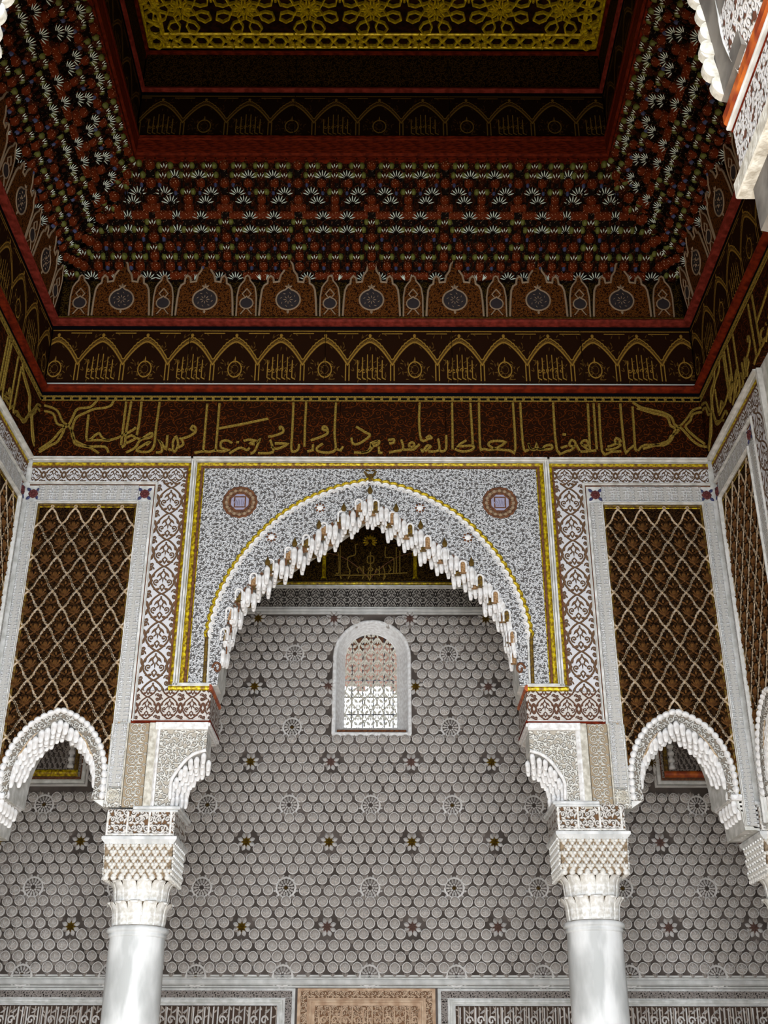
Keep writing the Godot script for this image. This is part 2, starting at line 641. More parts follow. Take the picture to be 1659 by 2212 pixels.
	cv.leaf(Vector2(128, 104), PI / 2, 50, 6)
	cv.disc(Vector2(128, 30), 9)
	for q in [["vine_border", Color(0.79, 0.78, 0.785), Color(0.40, 0.285, 0.185), Vector2(0.178, 0.182)], ["vine_red", Color(0.76, 0.73, 0.70), Color(0.38, 0.24, 0.16), Vector2(0.13, 0.13)], ["vine_band", Color(0.79, 0.78, 0.785), Color(0.39, 0.28, 0.18), Vector2(0.13, 0.106)], ["vine_grey", Color(0.58, 0.555, 0.525), Color(0.13, 0.10, 0.08), Vector2(0.1, 0.1)]]:
		var vm := carved(q[0], cv, q[1], q[2], q[3], 0.8, 0.85, 0.05, 0.5)
		vm.heightmap_flip_texture = true

	# squared lettering strip of the white frames
	cv = Canvas.new(128, 512)
	var r := RandomNumberGenerator.new()
	r.seed = 5
	for i in 16:
		var y := i * 32.0
		cv.line(pv2([[14, y + 4], [114, y + 4]]), 4, 4)
		var x0 := 14.0 + r.randi_range(0, 3) * 20
		cv.line(pv2([[x0, y + 4], [x0, y + 26], [x0 + 28, y + 26], [x0 + 28, y + 12]]), 4, 4)
		cv.spiral(Vector2(96, y + 18), 12, r.randf() * 6, 1.0, 1, 3.5)
		cv.leaf(Vector2(50, y + 16), r.randf() * 6, 26, 5)
	carved("letter_strip", cv, Color(0.70, 0.685, 0.66), Color(0.90, 0.895, 0.89), Vector2(0.092, 0.37), 0.8)

	# brown ground of the lozenge panels
	carved("lozenge_ground", arabesque(256, 7, 4.0, 7), Color(0.075, 0.038, 0.017), Color(0.21, 0.13, 0.055), Vector2(0.22, 0.22), 0.8)
	noisy("lozenge_leaf", Color(0.28, 0.17, 0.095), Color(0.44, 0.30, 0.15), 0.17, 0.03, 0.7, 0.0, 0.0, 1.0, 31)
	noisy("lozenge_rib", Color(0.60, 0.49, 0.34), Color(0.80, 0.73, 0.65), 0.3, 0.03, 0.7, 0.0, 0.0, 1.0, 32)

	# symmetrical scrolls of the pier panels
	cv = Canvas.new(256, 512)
	for k in 4:
		var y := 64.0 + k * 128
		for s in [-1.0, 1.0]:
			cv.spiral(Vector2(128 + s * 62, y), 44, PI / 2 * s, 1.3, s, 6.5)
			cv.leaf(Vector2(128 + s * 16, y - 40), -PI / 2 + s * 1.0, 60, 11, 1.0, s * 0.5)
			cv.leaf(Vector2(128 + s * 16, y + 36), PI / 2 - s * 1.0, 60, 11, 1.0, -s * 0.5)
			cv.spiral(Vector2(128 + s * 104, y + 64), 20, 0, 1.0, -s, 5.5)
			cv.line(pv2([[128, y - 64], [128 + s * 30, y - 30], [128 + s * 8, y], [128 + s * 30, y + 30], [128, y + 64]]), 5, 5)
		cv.palmette(Vector2(128, y + 24), 40)
	carved("pier_scroll", cv, Color(0.60, 0.53, 0.43), Color(0.84, 0.82, 0.78), Vector2(0.115, 0.245), 1.0)

	# bold scroll with uprights: impost blocks
	cv = Canvas.new(512, 256)
	r.seed = 11
	for k in 4:
		var x := 64.0 + k * 128
		cv.line(pv2([[x - 58, 12], [x - 58, 240]]), 13, 13)
		cv.spiral(Vector2(x + 14, 80), 42, r.randf() * 6, 1.2, 1 if k % 2 else -1, 14)
		cv.spiral(Vector2(x + 6, 180), 40, r.randf() * 6, 1.2, -1 if k % 2 else 1, 14)
		cv.leaf(Vector2(x - 34, 40), 0.4, 66, 17)
		cv.leaf(Vector2(x + 44, 200), -1.2, 74, 18)
		cv.leaf(Vector2(x - 30, 220), -0.2, 66, 17)
	cv.line(pv2([[0, 246], [511, 246]]), 7, 7)
	carved("bold_scroll", cv, Color(0.40, 0.28, 0.155), Color(0.84, 0.82, 0.80), Vector2(0.38, 0.165), 1.2)

	# carved inscription of the lower frieze panels
	cv = Canvas.new(512, 256)
	r.seed = 13
	for k in 13:
		var x := 20.0 + k * 39 + r.randf() * 10
		cv.line(pv2([[x, 8], [x - 4, 190]]), 6, 5)
	for k in 9:
		var x := 30.0 + k * 57
		cv.spiral(Vector2(x, 150 + 40 * (k % 2)), 26, r.randf() * 6, 1.2, 1 if k % 2 else -1, 6)
		cv.line(pv2([[x - 40, 230], [x, 246], [x + 30, 210]]), 7, 5)
		cv.leaf(Vector2(x + 10, 80), r.randf() * 6, 40, 8)
		cv.leaf(Vector2(x - 12, 30), r.randf() * 6, 34, 8)
	carved("lower_script", cv, Color(0.24, 0.165, 0.11), Color(0.70, 0.64, 0.59), Vector2(0.46, 0.24), 1.2)
	carved("lower_scroll", arabesque(256, 5, 6.0, 17), Color(0.24, 0.165, 0.11), Color(0.66, 0.60, 0.55), Vector2(0.14, 0.14), 1.0)
	carved("tan_scroll", arabesque(256, 5, 6.0, 19), Color(0.46, 0.32, 0.21), Color(0.76, 0.64, 0.53), Vector2(0.17, 0.17), 1.0)
	carved("small_key", arabesque(256, 8, 5.5, 23), Color(0.13, 0.10, 0.08), Color(0.60, 0.56, 0.53), Vector2(0.13, 0.13), 0.8)

	# painted timber: scrolls on red-brown
	carved("wood_scroll", arabesque(512, 8, 2.6, 29), Color(0.13, 0.055, 0.017), Color(0.36, 0.165, 0.045), Vector2(0.5, 0.5), 0.8, 0.65, 0.22)
	carved("wood_flowers", arabesque(512, 16, 2.6, 37), Color(0.15, 0.068, 0.024), Color(0.38, 0.215, 0.075), Vector2(0.45, 0.45), 0.1, 0.65, 0.2)
	carved("wood_night", arabesque(512, 14, 2.0, 41), Color(0.09, 0.05, 0.018), Color(0.26, 0.19, 0.06), Vector2(0.6, 0.6), 0.1, 0.7, 0.3)
	# arcaded painted frieze: one period holds an arch with an oval and an arch with lettering
	cv = Canvas.new(512, 256)
	for k in 2:
		var x := 128.0 + 256 * k
		for q in [[0.0, 3.2], [26.0, 4.5]]:
			for s in [-1.0, 1.0]:
				var pts := PackedVector2Array()
				for i in 17:
					var t := i / 16.0
					pts.append(Vector2(x + s * 128 * t, 36 + q[0] + 112 * (t ** 1.6) + 7 * absf(sin(t * 22.0)) * (1 if q[0] == 0.0 else 0)))
				cv.line(pts, q[1], q[1])
				if q[0] == 0.0:
					var mid := PackedVector2Array()
					for p in pts:
						mid.append(p + Vector2(0, 15))
					cv.line(mid, 12, 12, 0.3)
					for i in 11:
						cv.disc(pts[i] + Vector2(2, 14), 4.5, 0.55)
		for i in 16:
			cv.leaf(Vector2(x + rng.randf_range(-120, 120), rng.randf_range(24, 110)), rng.randf() * 6.0, 18, 3.4, 0.34)
		for s in [-1.0, 1.0]:
			cv.line(pv2([[x + s * 118, 172], [x + s * 118, 248]]), 4, 4, 0.8)
			cv.line(pv2([[x + s * 128, 20], [x + s * 70, 20]]), 2.5, 2.5)
		cv.disc(Vector2(x, 30), 10)
		if k == 0:
			cv.ring(Vector2(x, 196), 38, 3.6)
			cv.leaf(Vector2(x, 160), -PI / 2, 26, 4)
			cv.ring(Vector2(x, 196), 20, 1.6, 0.4)
		else:
			for i in 6:
				cv.line(pv2([[x - 70 + i * 28, 118 + absf(i - 2.5) * 14], [x - 70 + i * 28, 236], [x - 52 + i * 28, 244]]), 3, 3)
				cv.spiral(Vector2(x - 60 + i * 24, 200), 12, i, 0.9, 1, 2.2)
		for i in 40:
			var p := Vector2(x + rng.randf_range(-100, 100), rng.randf_range(140, 244))
			cv.leaf(p, rng.randf() * 6.0, 18, 3.0, 0.4)
	cv.line(pv2([[0, 8], [511, 8]]), 2.5, 2.5)
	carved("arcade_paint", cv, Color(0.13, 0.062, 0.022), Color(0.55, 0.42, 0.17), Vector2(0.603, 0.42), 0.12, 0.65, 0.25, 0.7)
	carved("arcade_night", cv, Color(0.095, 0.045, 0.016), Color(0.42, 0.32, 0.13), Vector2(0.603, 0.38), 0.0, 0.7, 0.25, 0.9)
	# dotted orange paint of the wooden cells
	cv = Canvas.new(128, 128)
	for i in 9:
		cv.disc(Vector2(rng.randf() * 128, rng.randf() * 128), 5.0)
	carved("cell_orange", cv, Color(0.36, 0.135, 0.045), Color(0.86, 0.74, 0.6), Vector2(0.06, 0.06), 0.0, 0.55, 0.2, 0.9)
	carved("cell_brown", cv, Color(0.20, 0.08, 0.028), Color(0.68, 0.52, 0.38), Vector2(0.06, 0.06), 0.0, 0.6, 0.25, 0.9)
	carved("cove_ground", arabesque(128, 5, 4.0, 51), Color(0.055, 0.024, 0.010), Color(0.17, 0.075, 0.026), Vector2(0.12, 0.12), 0.5, 0.7, 0.3)
	carved("cell_dark", cv, Color(0.06, 0.032, 0.02), Color(0.4, 0.34, 0.26), Vector2(0.09, 0.09), 0.0, 0.7, 0.3, 0.95)
	for k in ["red_wood", "pink_wood", "dark_wood", "wood_scroll", "wood_flowers", "wood_night", "arcade_paint", "arcade_night", "cell_orange", "cell_brown", "cell_dark", "cove_ground", "lozenge_ground", "lozenge_leaf", "gap_shade", "gilt_paint"]:
		mats[k].metallic_specular = 0.14

# ============================================================ arcades
const GREAT_UP := [[-0.887, 3.70], [-0.878, 3.88], [-0.868, 4.0], [-0.839, 4.165], [-0.779, 4.293], [-0.69, 4.396], [-0.6, 4.478], [-0.5, 4.556], [-0.4, 4.636], [-0.3, 4.716], [-0.2, 4.79], [-0.1, 4.865], [0.0, 4.945]]
const GREAT_LOW := [[-0.892, 3.70], [-0.868, 3.86], [-0.85, 3.95], [-0.805, 4.123], [-0.742, 4.219], [-0.624, 4.355], [-0.501, 4.452], [-0.378, 4.542], [-0.29, 4.61], [-0.2, 4.684], [-0.1, 4.758], [0.0, 4.845]]
const GREAT_OUT := [[-0.964, 3.73], [-0.972, 3.948], [-0.947, 4.161], [-0.897, 4.322], [-0.818, 4.485], [-0.729, 4.622], [-0.61, 4.761], [-0.475, 4.871], [-0.322, 4.958], [-0.182, 5.014], [-0.055, 5.046], [0.0, 5.056]]
const GREAT_REAR := [[-0.915, 3.70], [-0.893, 3.79], [-0.892, 3.91], [-0.888, 4.03], [-0.842, 4.21], [-0.776, 4.31], [-0.655, 4.455], [-0.529, 4.555], [-0.401, 4.65], [-0.27, 4.74], [-0.19, 4.80], [-0.10, 4.87], [0.0, 4.95]]
const NEAR_LOW := [[-0.897, 3.70], [-0.872, 3.77], [-0.869, 3.85], [-0.877, 3.92], [-0.874, 3.99], [-0.862, 4.05], [-0.832, 4.13], [-0.765, 4.235], [-0.645, 4.37], [-0.515, 4.47], [-0.385, 4.56], [-0.29, 4.625], [-0.2, 4.70], [-0.1, 4.775], [0.0, 4.86]]
const SMALL_REAR := [[-0.25, 3.05], [-0.235, 3.22], [-0.195, 3.35], [-0.13, 3.435], [-0.06, 3.49], [0.0, 3.525]]
const RIM_REAR := [[-1.085, 3.0], [-1.08, 3.13], [-1.04, 3.245], [-0.985, 3.285], [-0.972, 3.35], [-0.945, 3.46]]
const SMALL_OUT := [[-0.29, 3.03], [-0.292, 3.12], [-0.286, 3.22], [-0.25, 3.335], [-0.18, 3.44], [-0.09, 3.508], [0.0, 3.545]]
const SMALL_UP := [[-0.238, 3.03], [-0.24, 3.18], [-0.205, 3.30], [-0.14, 3.395], [-0.065, 3.455], [0.0, 3.50]]
const SMALL_LOW := [[-0.215, 3.05], [-0.205, 3.16], [-0.168, 3.275], [-0.11, 3.352], [-0.05, 3.405], [0.0, 3.44]]
const SMALL_X := 1.782
const RIM := [[-1.108, 3.03], [-1.111, 3.124], [-1.089, 3.179], [-1.037, 3.253], [-0.985, 3.292], [-0.925, 3.31]]
const RIM_LOW := [[-1.03, 3.01], [-1.028, 3.09], [-1.0, 3.15], [-0.96, 3.195], [-0.92, 3.21], [-0.89, 3.22]]


func half(a: Array) -> PackedVector2Array:
	return smooth_path(pv2(a), 4)


func moved(a: PackedVector2Array, x: float) -> PackedVector2Array:
	var r := PackedVector2Array()
	for p in a:
		r.append(p + Vector2(x, 0))
	return r


func flipped(a: PackedVector2Array) -> PackedVector2Array:
	var r := PackedVector2Array()
	for p in a:
		r.append(Vector2(-p.x, p.y))
	return r


func backwards(a: PackedVector2Array) -> PackedVector2Array:
	var r := a.duplicate()
	r.reverse()
	return r


# outline of an arcade wall, open at the foot
func arcade_outline(great: Array, small: Array, rim: Array, ends: float, top: float) -> PackedVector2Array:
	var l := PackedVector2Array()
	l.append(Vector2(-ends, 2.87))
	l.append(Vector2(-2.10, 2.87))
	l.append(Vector2(-2.085, 3.03))
	l.append_array(moved(mirrored(half(small)), -SMALL_X))
	l.append(Vector2(-1.475, 2.985))
	l.append_array(half(rim))
	l.append(Vector2(-0.925, 3.47))
	l.append(Vector2(-0.925, 3.69))
	l.append_array(half(great))
	var full := l.duplicate()
	for i in range(l.size() - 2, -1, -1):
		full.append(Vector2(-l[i].x, l[i].y))
	full.append(Vector2(ends, top))
	full.append(Vector2(-ends, top))
	return full


func fillet(r: float, n := 6) -> PackedVector2Array:                    # half-round, from low side to high side
	var p := PackedVector2Array()
	for i in n + 1:
		var a := PI - PI * i / n
		p.append(Vector2(cos(a) * r, sin(a) * r))
	return p


func step_prof(w: float, h: float) -> PackedVector2Array:
	return pv2([[-w, -0.01], [-w, h * 0.5], [-w * 0.55, h * 0.55], [-w * 0.45, h], [w * 0.45, h], [w * 0.55, h * 0.55], [w, h * 0.5], [w, -0.01]])


func slab(parent: Node3D, called: String, m: Material, x0: float, y0: float, x1: float, y1: float, z0: float, z1: float, ox := 0.0, oy := 0.0) -> MeshInstance3D:
	return obj(called, box_mesh(Vector3(x0, y0, z0), Vector3(x1, y1, z1), 0.003, Vector3(ox, oy, 0)), m, parent)


func moulding(parent: Node3D, called: String, m: Material, path: Array, z: float, prof: PackedVector2Array, sm := 0) -> MeshInstance3D:
	var b := B.new()
	b.sweep(pv3(path, z), Vector3(0, 0, 1), prof, false, sm)
	return obj(called, b.done(), m, parent)


# a hanging stalactite finger: round head, tapering foot, drawn towards the wall
func finger_mesh(w: float, h: float) -> ArrayMesh:
	var k := "finger%.3f_%.3f" % [w, h]
	if not cache.has(k):
		var b := B.new()
		var r := w / 2.0
		b.lathe(pv2([[0.0, -h], [r * 0.55, -h * 0.96], [r * 0.8, -h * 0.7], [r, -h * 0.3], [r, -h * 0.08], [r * 0.93, 0.0], [r * 0.7, r * 0.62], [r * 0.38, r * 0.92], [0.0, r]]), Vector3.ZERO, 10, true, 0.0, TAU, 1.0, 0.8)
		b.box(Vector3(-0.0022, -h * 0.85, r * 0.6), Vector3(0.0022, 0.0, r * 0.86), 0.001)
		cache[k] = b.done()
	return cache[k]


# an arched hood with a gilded hollow
func hood_mesh(w: float, h: float, hollow: Material) -> ArrayMesh:
	var k := "hood%.3f_%.3f%s" % [w, h, hollow.resource_name]
	if not cache.has(k):
		var b := B.new()
		var pts := PackedVector3Array()
		pts.append(Vector3(-w / 2, -h, 0))
		for i in 9:
			var a := PI - PI * i / 8
			pts.append(Vector3(cos(a) * w / 2, sin(a) * w / 2 * 1.1, 0))
		pts.append(Vector3(w / 2, -h, 0))
		b.sweep(pts, Vector3(0, 0, 1), fillet(w * 0.16, 5), false, 1)
		var m: ArrayMesh = b.add_to(ArrayMesh.new(), mats.white_cell)
		var c := B.new()
		var poly := PackedVector2Array()
		for p in pts:
			poly.append(Vector2(p.x, p.y))
		c.extrude(poly, -0.03, -0.004)
		cache[k] = c.add_to(m, hollow)
	return cache[k]


func bud_mesh(w: float, h: float) -> ArrayMesh:
	if not cache.has("bud"):
		var b := B.new()
		b.lathe(pv2([[0.0, -0.5], [0.32, -0.42], [0.5, -0.1], [0.46, 0.15], [0.25, 0.45], [0.1, 0.7], [0.0, 0.9]]), Vector3.ZERO, 8, true, 0.0, TAU, 1.0, 0.6)
		cache.bud = b.done()
	return cache.bud


# tiers of stalactites between a front curve and a lower curve deeper in the wall
func stalactites(parent: Node3D, front: PackedVector2Array, deep: PackedVector2Array, z0: float, z1: float, tiers: int, step: float, w: float, h: float, hoods: bool, from := 0.0) -> void:
	var total := 0.0
	for i in front.size() - 1:
		total += front[i].distance_to(front[i + 1])
	var n := int(total / step)
	if n % 2 == 0:
		n += 1
	for t in tiers:
		var f := (t + 0.45) / tiers
		for i in n - (t % 2):
			var u := (i + 0.5 + 0.5 * (t % 2)) / n
			if minf(u, 1.0 - u) < from:
				continue
			var p := along(front, u).lerp(along(deep, u), f)
			if hoods:          # groups of three keep one level, so that the fringe climbs in steps
				var gu := (floorf(u * n / 3.0) + 0.5) * 3.0 / n
				p.y = lerpf(p.y, along(front, gu).lerp(along(deep, gu), f).y, 0.6)
			p.y += f * h * 0.75
			var z := lerpf(z0, z1, f)
			if hoods and t == 0:
				obj("cell_outline", outline_mesh(w * 1.35), mats.brown_stain, parent, at(Vector3(p.x, p.y - w * 0.1, z - 0.001)))
			if hoods and (i + t) % 3 == 0:
				obj("hood", hood_mesh(w * 1.15, h * 0.6, mats.gold_dark if (i / 3) % 2 == 0 else mats.hollow_tan), null, parent, at(Vector3(p.x, p.y - w * 0.1, z + 0.018)))
				continue
			obj("stalactite", finger_mesh(w, h), mats.white_cell, parent, at(Vector3(p.x, p.y - w * 0.35 - (0.012 if (i + t) % 2 else 0.0), z)))


func word(side: String) -> String:
	return {"far": "facing the doorway", "right": "of the wall on the right", "left": "of the wall on the left", "near": "over the doorway side"}[side]


func arcade(xf: Transform3D, side: String) -> void:
	var far := side == "far"
	# body of the wall: a front leaf and a rear leaf with the narrower arches
	var ends := 2.575 if far or side == "near" else 2.17
	var b := B.new()
	b.extrude(arcade_outline(GREAT_UP, SMALL_UP, RIM, ends, 5.24), -0.2, -0.03, true)
	b.extrude(arcade_outline(GREAT_REAR, SMALL_REAR, RIM_REAR, ends, 5.24), -0.4, -0.2, true)
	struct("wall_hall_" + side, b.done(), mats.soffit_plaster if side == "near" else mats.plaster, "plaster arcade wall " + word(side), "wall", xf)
	if side == "near":
		near_arcade(xf)
		return
	if far:
		great_arch(xf)
	for s in [-1.0, 1.0]:
		if side == "right" and s > 0.0 or side == "left" and s < 0.0:
			continue
		bay(xf, side, s)


func where_bay(side: String, s: float) -> String:
	if side == "far":
		return "left of the great arch" if s < 0.0 else "right of the great arch"
	return "at the right edge" if side == "right" else "at the left edge"


# everything beside the great arch: border, lozenge panel, small arch, pier
func bay(xf: Transform3D, side: String, s: float) -> void:
	var w := where_bay(side, s)
	var far := side == "far"
	var X := func(x: float) -> float: return x * -s     # the numbers below are written for s = -1
	var sl := func(parent: Node3D, called: String, m: Material, x0: float, y0: float, x1: float, y1: float, z0: float, z1: float, ox: float, oy: float) -> void:
		slab(parent, called, m, minf(X.call(x0), X.call(x1)), y0, maxf(X.call(x0), X.call(x1)), y1, z0, z1, X.call(ox), oy)
	var mo := func(parent: Node3D, called: String, m: Material, path: Array, z: float, prof: PackedVector2Array) -> void:
		var q := []
		for p in path:
			q.append([X.call(p[0]), p[1]])
		if s > 0.0:
			q.reverse()
		moulding(parent, called, m, q, z, prof)
	# carved border with its gilt frame
	var o := thing("carved_border", "brown-grounded carved vine border of white palmettes %s" % w, "border", xf, "carved vine borders")
	sl.call(o, "level_band", mats.vine_band, -2.165, 5.043, -1.172, 5.143, -0.035, -0.016, -1.7, 5.039)
	sl.call(o, "upright_band", mats.vine_border, -1.352, 3.66, -1.175, 5.043, -0.035, -0.016, -1.175, 5.0)
	sl.call(o, "foot_band", mats.vine_red, -1.352, 3.487, -0.932, 3.66, -0.035, -0.004, -1.35, 3.49)
	mo.call(o, "white_fillet", mats.plaster, [[-2.17, 5.205], [-1.136, 5.205]], -0.03, step_prof(0.012, 0.045))
	mo.call(o, "gilt_moulding", mats.gold, [[-2.17, 5.172], [-1.155, 5.172], [-1.155, 3.70]], -0.028, fillet(0.015))
	mo.call(o, "dark_channel", mats.brown_stain, [[-2.17, 5.152], [-1.172, 5.152], [-1.172, 3.70]], -0.028, pv2([[-0.006, 0], [-0.006, 0.012], [0.006, 0.012], [0.006, 0]]))
	mo.call(o, "upright_groove", mats.plaster, [[-1.133, 5.21], [-1.133, 3.69]], -0.03, pv2([[-0.013, 0], [-0.013, 0.03], [-0.002, 0.03], [-0.001, 0.012], [0.001, 0.012], [0.002, 0.03], [0.013, 0.03], [0.013, 0]]))
	mo.call(o, "inner_fillet", mats.plaster, [[-2.17, 5.036], [-1.36, 5.036], [-1.36, 3.478]], -0.03, step_prof(0.007, 0.024))
	mo.call(o, "inner_gilt_line", mats.brown_stain, [[-2.17, 5.024], [-1.371, 5.024], [-1.371, 3.478]], -0.03, fillet(0.0045))
	# lozenge panel with its white frame
	o = thing("lozenge_panel", "tall brown carved panel with a cream lozenge net %s" % w, "panel", xf, "lozenge panels")
	var gp := PackedVector2Array([Vector2(-2.10, 3.03)])
	gp.append_array(moved(mirrored(half(SMALL_OUT)), -SMALL_X))
	gp.append_array(PackedVector2Array([Vector2(-1.472, 3.03), Vector2(-1.472, 4.89), Vector2(-2.10, 4.89)]))
	for i in gp.size():
		gp[i].x = X.call(gp[i].x)
	var gb := B.new()
	gb.extrude(gp, -0.035, -0.026)
	obj("ground", gb.done(), mats.lozenge_ground, o)
	sl.call(o, "upper_strip", mats.letter_strip, -2.105, 4.905, -1.47, 5.015, -0.035, -0.012, -1.78, 4.96)
	sl.call(o, "inner_strip", mats.letter_strip, -1.462, 3.475, -1.39, 4.90, -0.035, -0.012, -1.426, 4.9)
	sl.call(o, "outer_strip", mats.letter_strip, -2.168, 2.89, -2.112, 4.90, -0.035, -0.012, -2.14, 4.9)
	mo.call(o, "frame_fillet", mats.plaster, [[-2.105, 2.89], [-2.105, 4.897], [-1.466, 4.897], [-1.466, 3.0]], -0.03, step_prof(0.006, 0.03))
	mo.call(o, "gilt_line", mats.gold_dark, [[-2.092, 3.05], [-2.092, 4.882], [-1.479, 4.882], [-1.479, 3.05]], -0.03, fillet(0.008))
	mo.call(o, "head_line", mats.gold, [[-2.085, 4.866], [-1.486, 4.866]], -0.03, fillet(0.006))
	for c in [-1.43, -2.137]:
		var ro := obj("corner_rosette", rosette_mesh(0.036), null, o, at(Vector3(X.call(c), 4.955, -0.016)))
		ro.set_meta("label", "dark red corner rosette with blue points")
	lozenges(o, X.call(-1.785))
	# small arch
	small_arch(xf, X.call(-SMALL_X), w)
	pier(xf, X, s, w, far)


func rosette_mesh(r: float) -> ArrayMesh:
	var k := "rosette%.3f" % r
	if not cache.has(k):
		var b := B.new()
		for i in 8:
			var a := TAU * i / 8
			b.dome(Vector3(cos(a), sin(a), 0) * r * 0.55, Vector3(0, 0, 1), Vector3(1, 0, 0), r * 0.34, r * 0.34, r * 0.3, 7, 2)
		b.dome(Vector3.ZERO, Vector3(0, 0, 1), Vector3(1, 0, 0), r * 0.4, r * 0.4, r * 0.45, 8, 2)
		var m: ArrayMesh = b.add_to(ArrayMesh.new(), mats.rosette_red)
		var c := B.new()
		for i in 4:
			var a := TAU * i / 4 + PI / 4
			c.leaf(Vector3(cos(a), sin(a), 0) * r * 0.7, Vector3(cos(a), sin(a), 0), Vector3(0, 0, 1), r * 0.95, r * 0.6, r * 0.15)
		cache[k] = c.add_to(m, mats.rosette_blue)
	return cache[k]


# one ogee lozenge: a corded rib and the palmettes inside it
func lozenge_mesh(lw: float, lh: float) -> ArrayMesh:
	if not cache.has("lozenge"):
		var b := B.new()
		var pts := PackedVector3Array()
		for q in 4:
			for i in 6:
				var t := i / 6.0
				var bulge := 0.005 * sin(TAU * t)
				var p0: Vector2 = [Vector2(0, 0.5), Vector2(-0.5, 0), Vector2(0, -0.5), Vector2(0.5, 0)][q]
				var p1: Vector2 = [Vector2(-0.5, 0), Vector2(0, -0.5), Vector2(0.5, 0), Vector2(0, 0.5)][q]
				var p := p0.lerp(p1, t)
				var sg := (1.0 if q % 2 == 0 else -1.0) * (1.0 if p0.x + p1.x < 0.0 else -1.0)
				if q % 2 == 1:
					sg = 1.0 if p0.x + p1.x < 0.0 else -1.0
					bulge = -bulge
				var v2 := Vector2(p.x * lw, p.y * lh)
				if q == 0 or q == 1:
					v2.x -= bulge
				else:
					v2.x += bulge * (1.0 if q == 3 else 1.0)
				pts.append(Vector3(v2.x, v2.y, 0))
		b.sweep(pts, Vector3(0, 0, 1), fillet(0.006, 5), true, 1)
		for i in pts.size():
			var p := pts[i] * 0.93
			b.dome(Vector3(p.x, p.y, -0.003), Vector3(0, 0, 1), Vector3(1, 0, 0), 0.005, 0.0065, 0.007, 6, 2)
		b.dome(Vector3(0, lh * 0.5, 0), Vector3(0, 0, 1), Vector3(1, 0, 0), 0.009, 0.009, 0.011, 8, 2)
		var m: ArrayMesh = b.add_to(ArrayMesh.new(), mats.lozenge_rib)
		var c := B.new()
		var N := Vector3(0, 0, 1)
		for k in 7:
			var a := -1.35 + 0.45 * k
			c.leaf(Vector3(0, -0.03, 0), Vector3(sin(a), cos(a), 0), N, 0.052 - 0.004 * absf(k - 3.0), 0.016, 0.010, 0.35 * signf(k - 3.0))
		for s in [-1.0, 1.0]:
			c.leaf(Vector3(s * 0.006, 0.03, 0), Vector3(s * 0.5, 0.8, 0).normalized(), N, 0.04, 0.014, 0.010, s * -0.4)
			c.leaf(Vector3(s * 0.006, -0.04, 0), Vector3(s * 0.6, -0.7, 0).normalized(), N, 0.04, 0.013, 0.009, s * 0.4)
			c.dome(Vector3(s * 0.026, 0.008, 0), N, Vector3(1, 0, 0), 0.007, 0.009, 0.009, 6, 2)
		c.dome(Vector3(0, -0.035, 0), N, Vector3(1, 0, 0), 0.009, 0.011, 0.012, 6, 2)
		c.dome(Vector3(0, 0.055, 0), N, Vector3(1, 0, 0), 0.006, 0.012, 0.009, 6, 2)
		cache.lozenge = c.add_to(m, mats.lozenge_leaf)
	return cache.lozenge


func lozenges(o: Node3D, cx: float) -> void:
	var lw := 0.1465
	var lh := 0.2265
	var m := lozenge_mesh(lw, lh)
	for row in 15:
		var odd := row % 2
		for i in range(-2 - odd, 3):
			var x := (i + 0.5 + 0.5 * odd) * lw if odd == 0 else (i + 1) * lw
			if odd == 0 and i > 1:
				continue
			var y := 4.745 - row * lh / 2
			if absf(x) > 0.30:
				continue
			if y < 3.545 - 1.55 * absf(x) * absf(x) / 0.3 + 0.03 and absf(x) < 0.28:
				continue
			if y < 3.2:
				continue
			obj("lozenge", m, null, o, at(Vector3(cx + x, y, -0.025)))
	# little rings hung along the head of the net
	if not cache.has("head_ring"):
		var b := B.new()
		var pts := PackedVector3Array()
		for i in 10:
			pts.append(Vector3(cos(TAU * i / 10), sin(TAU * i / 10), 0) * 0.009)
		b.sweep(pts, Vector3(0, 0, 1), fillet(0.0035, 4), true, 1)
		cache.head_ring = b.done()
	for i in 4:
		obj("head_ring", cache.head_ring, mats.lozenge_rib, o, at(Vector3(cx + (i - 1.5) * lw, 4.868, -0.024)))


func small_arch(xf: Transform3D, cx: float, w: String) -> void:
	var o := thing("small_arch", "small white stalactite arch with a beaded rim, %s" % w, "arch", xf, "small stalactite arches")
	var up := moved(mirrored(half(SMALL_UP)), cx)
	var out := moved(mirrored(half(SMALL_OUT)), cx)
	var low := moved(mirrored(half(SMALL_LOW)), cx)
	var b := B.new()
	var ring := out.duplicate()
	ring.append_array(backwards(up))
	b.extrude(ring, -0.03, -0.012)
	obj("archivolt", b.done(), mats.archivolt, o)
	if not cache.has("bead"):
		var d := B.new()
		d.dome(Vector3.ZERO, Vector3(0, 0, 1), Vector3(1, 0, 0), 0.023, 0.019, 0.022, 10, 3)
		cache.bead = d.done()
	for p in spaced(out, 0.04):
		var t: Vector2 = p[1]
		obj("bead", cache.bead, mats.white_cell, o, at(Vector3(p[0].x, p[0].y, -0.014), Basis(Vector3(0, 0, 1), t.angle())))
	stalactites(o, up, low, -0.015, -0.19, 4, 0.042, 0.036, 0.062, false, 0.12)
	# brackets at the springing
	for s in [-1.0, 1.0]:
		var c := B.new()
		c.lathe(pv2([[0.0, 0.0], [0.016, 0.005], [0.018, 0.03], [0.010, 0.05]]), Vector3(cx + s * 0.247, 3.03, -0.03), 8)
		obj("spring_knob", c.done(), mats.white_cell, o)


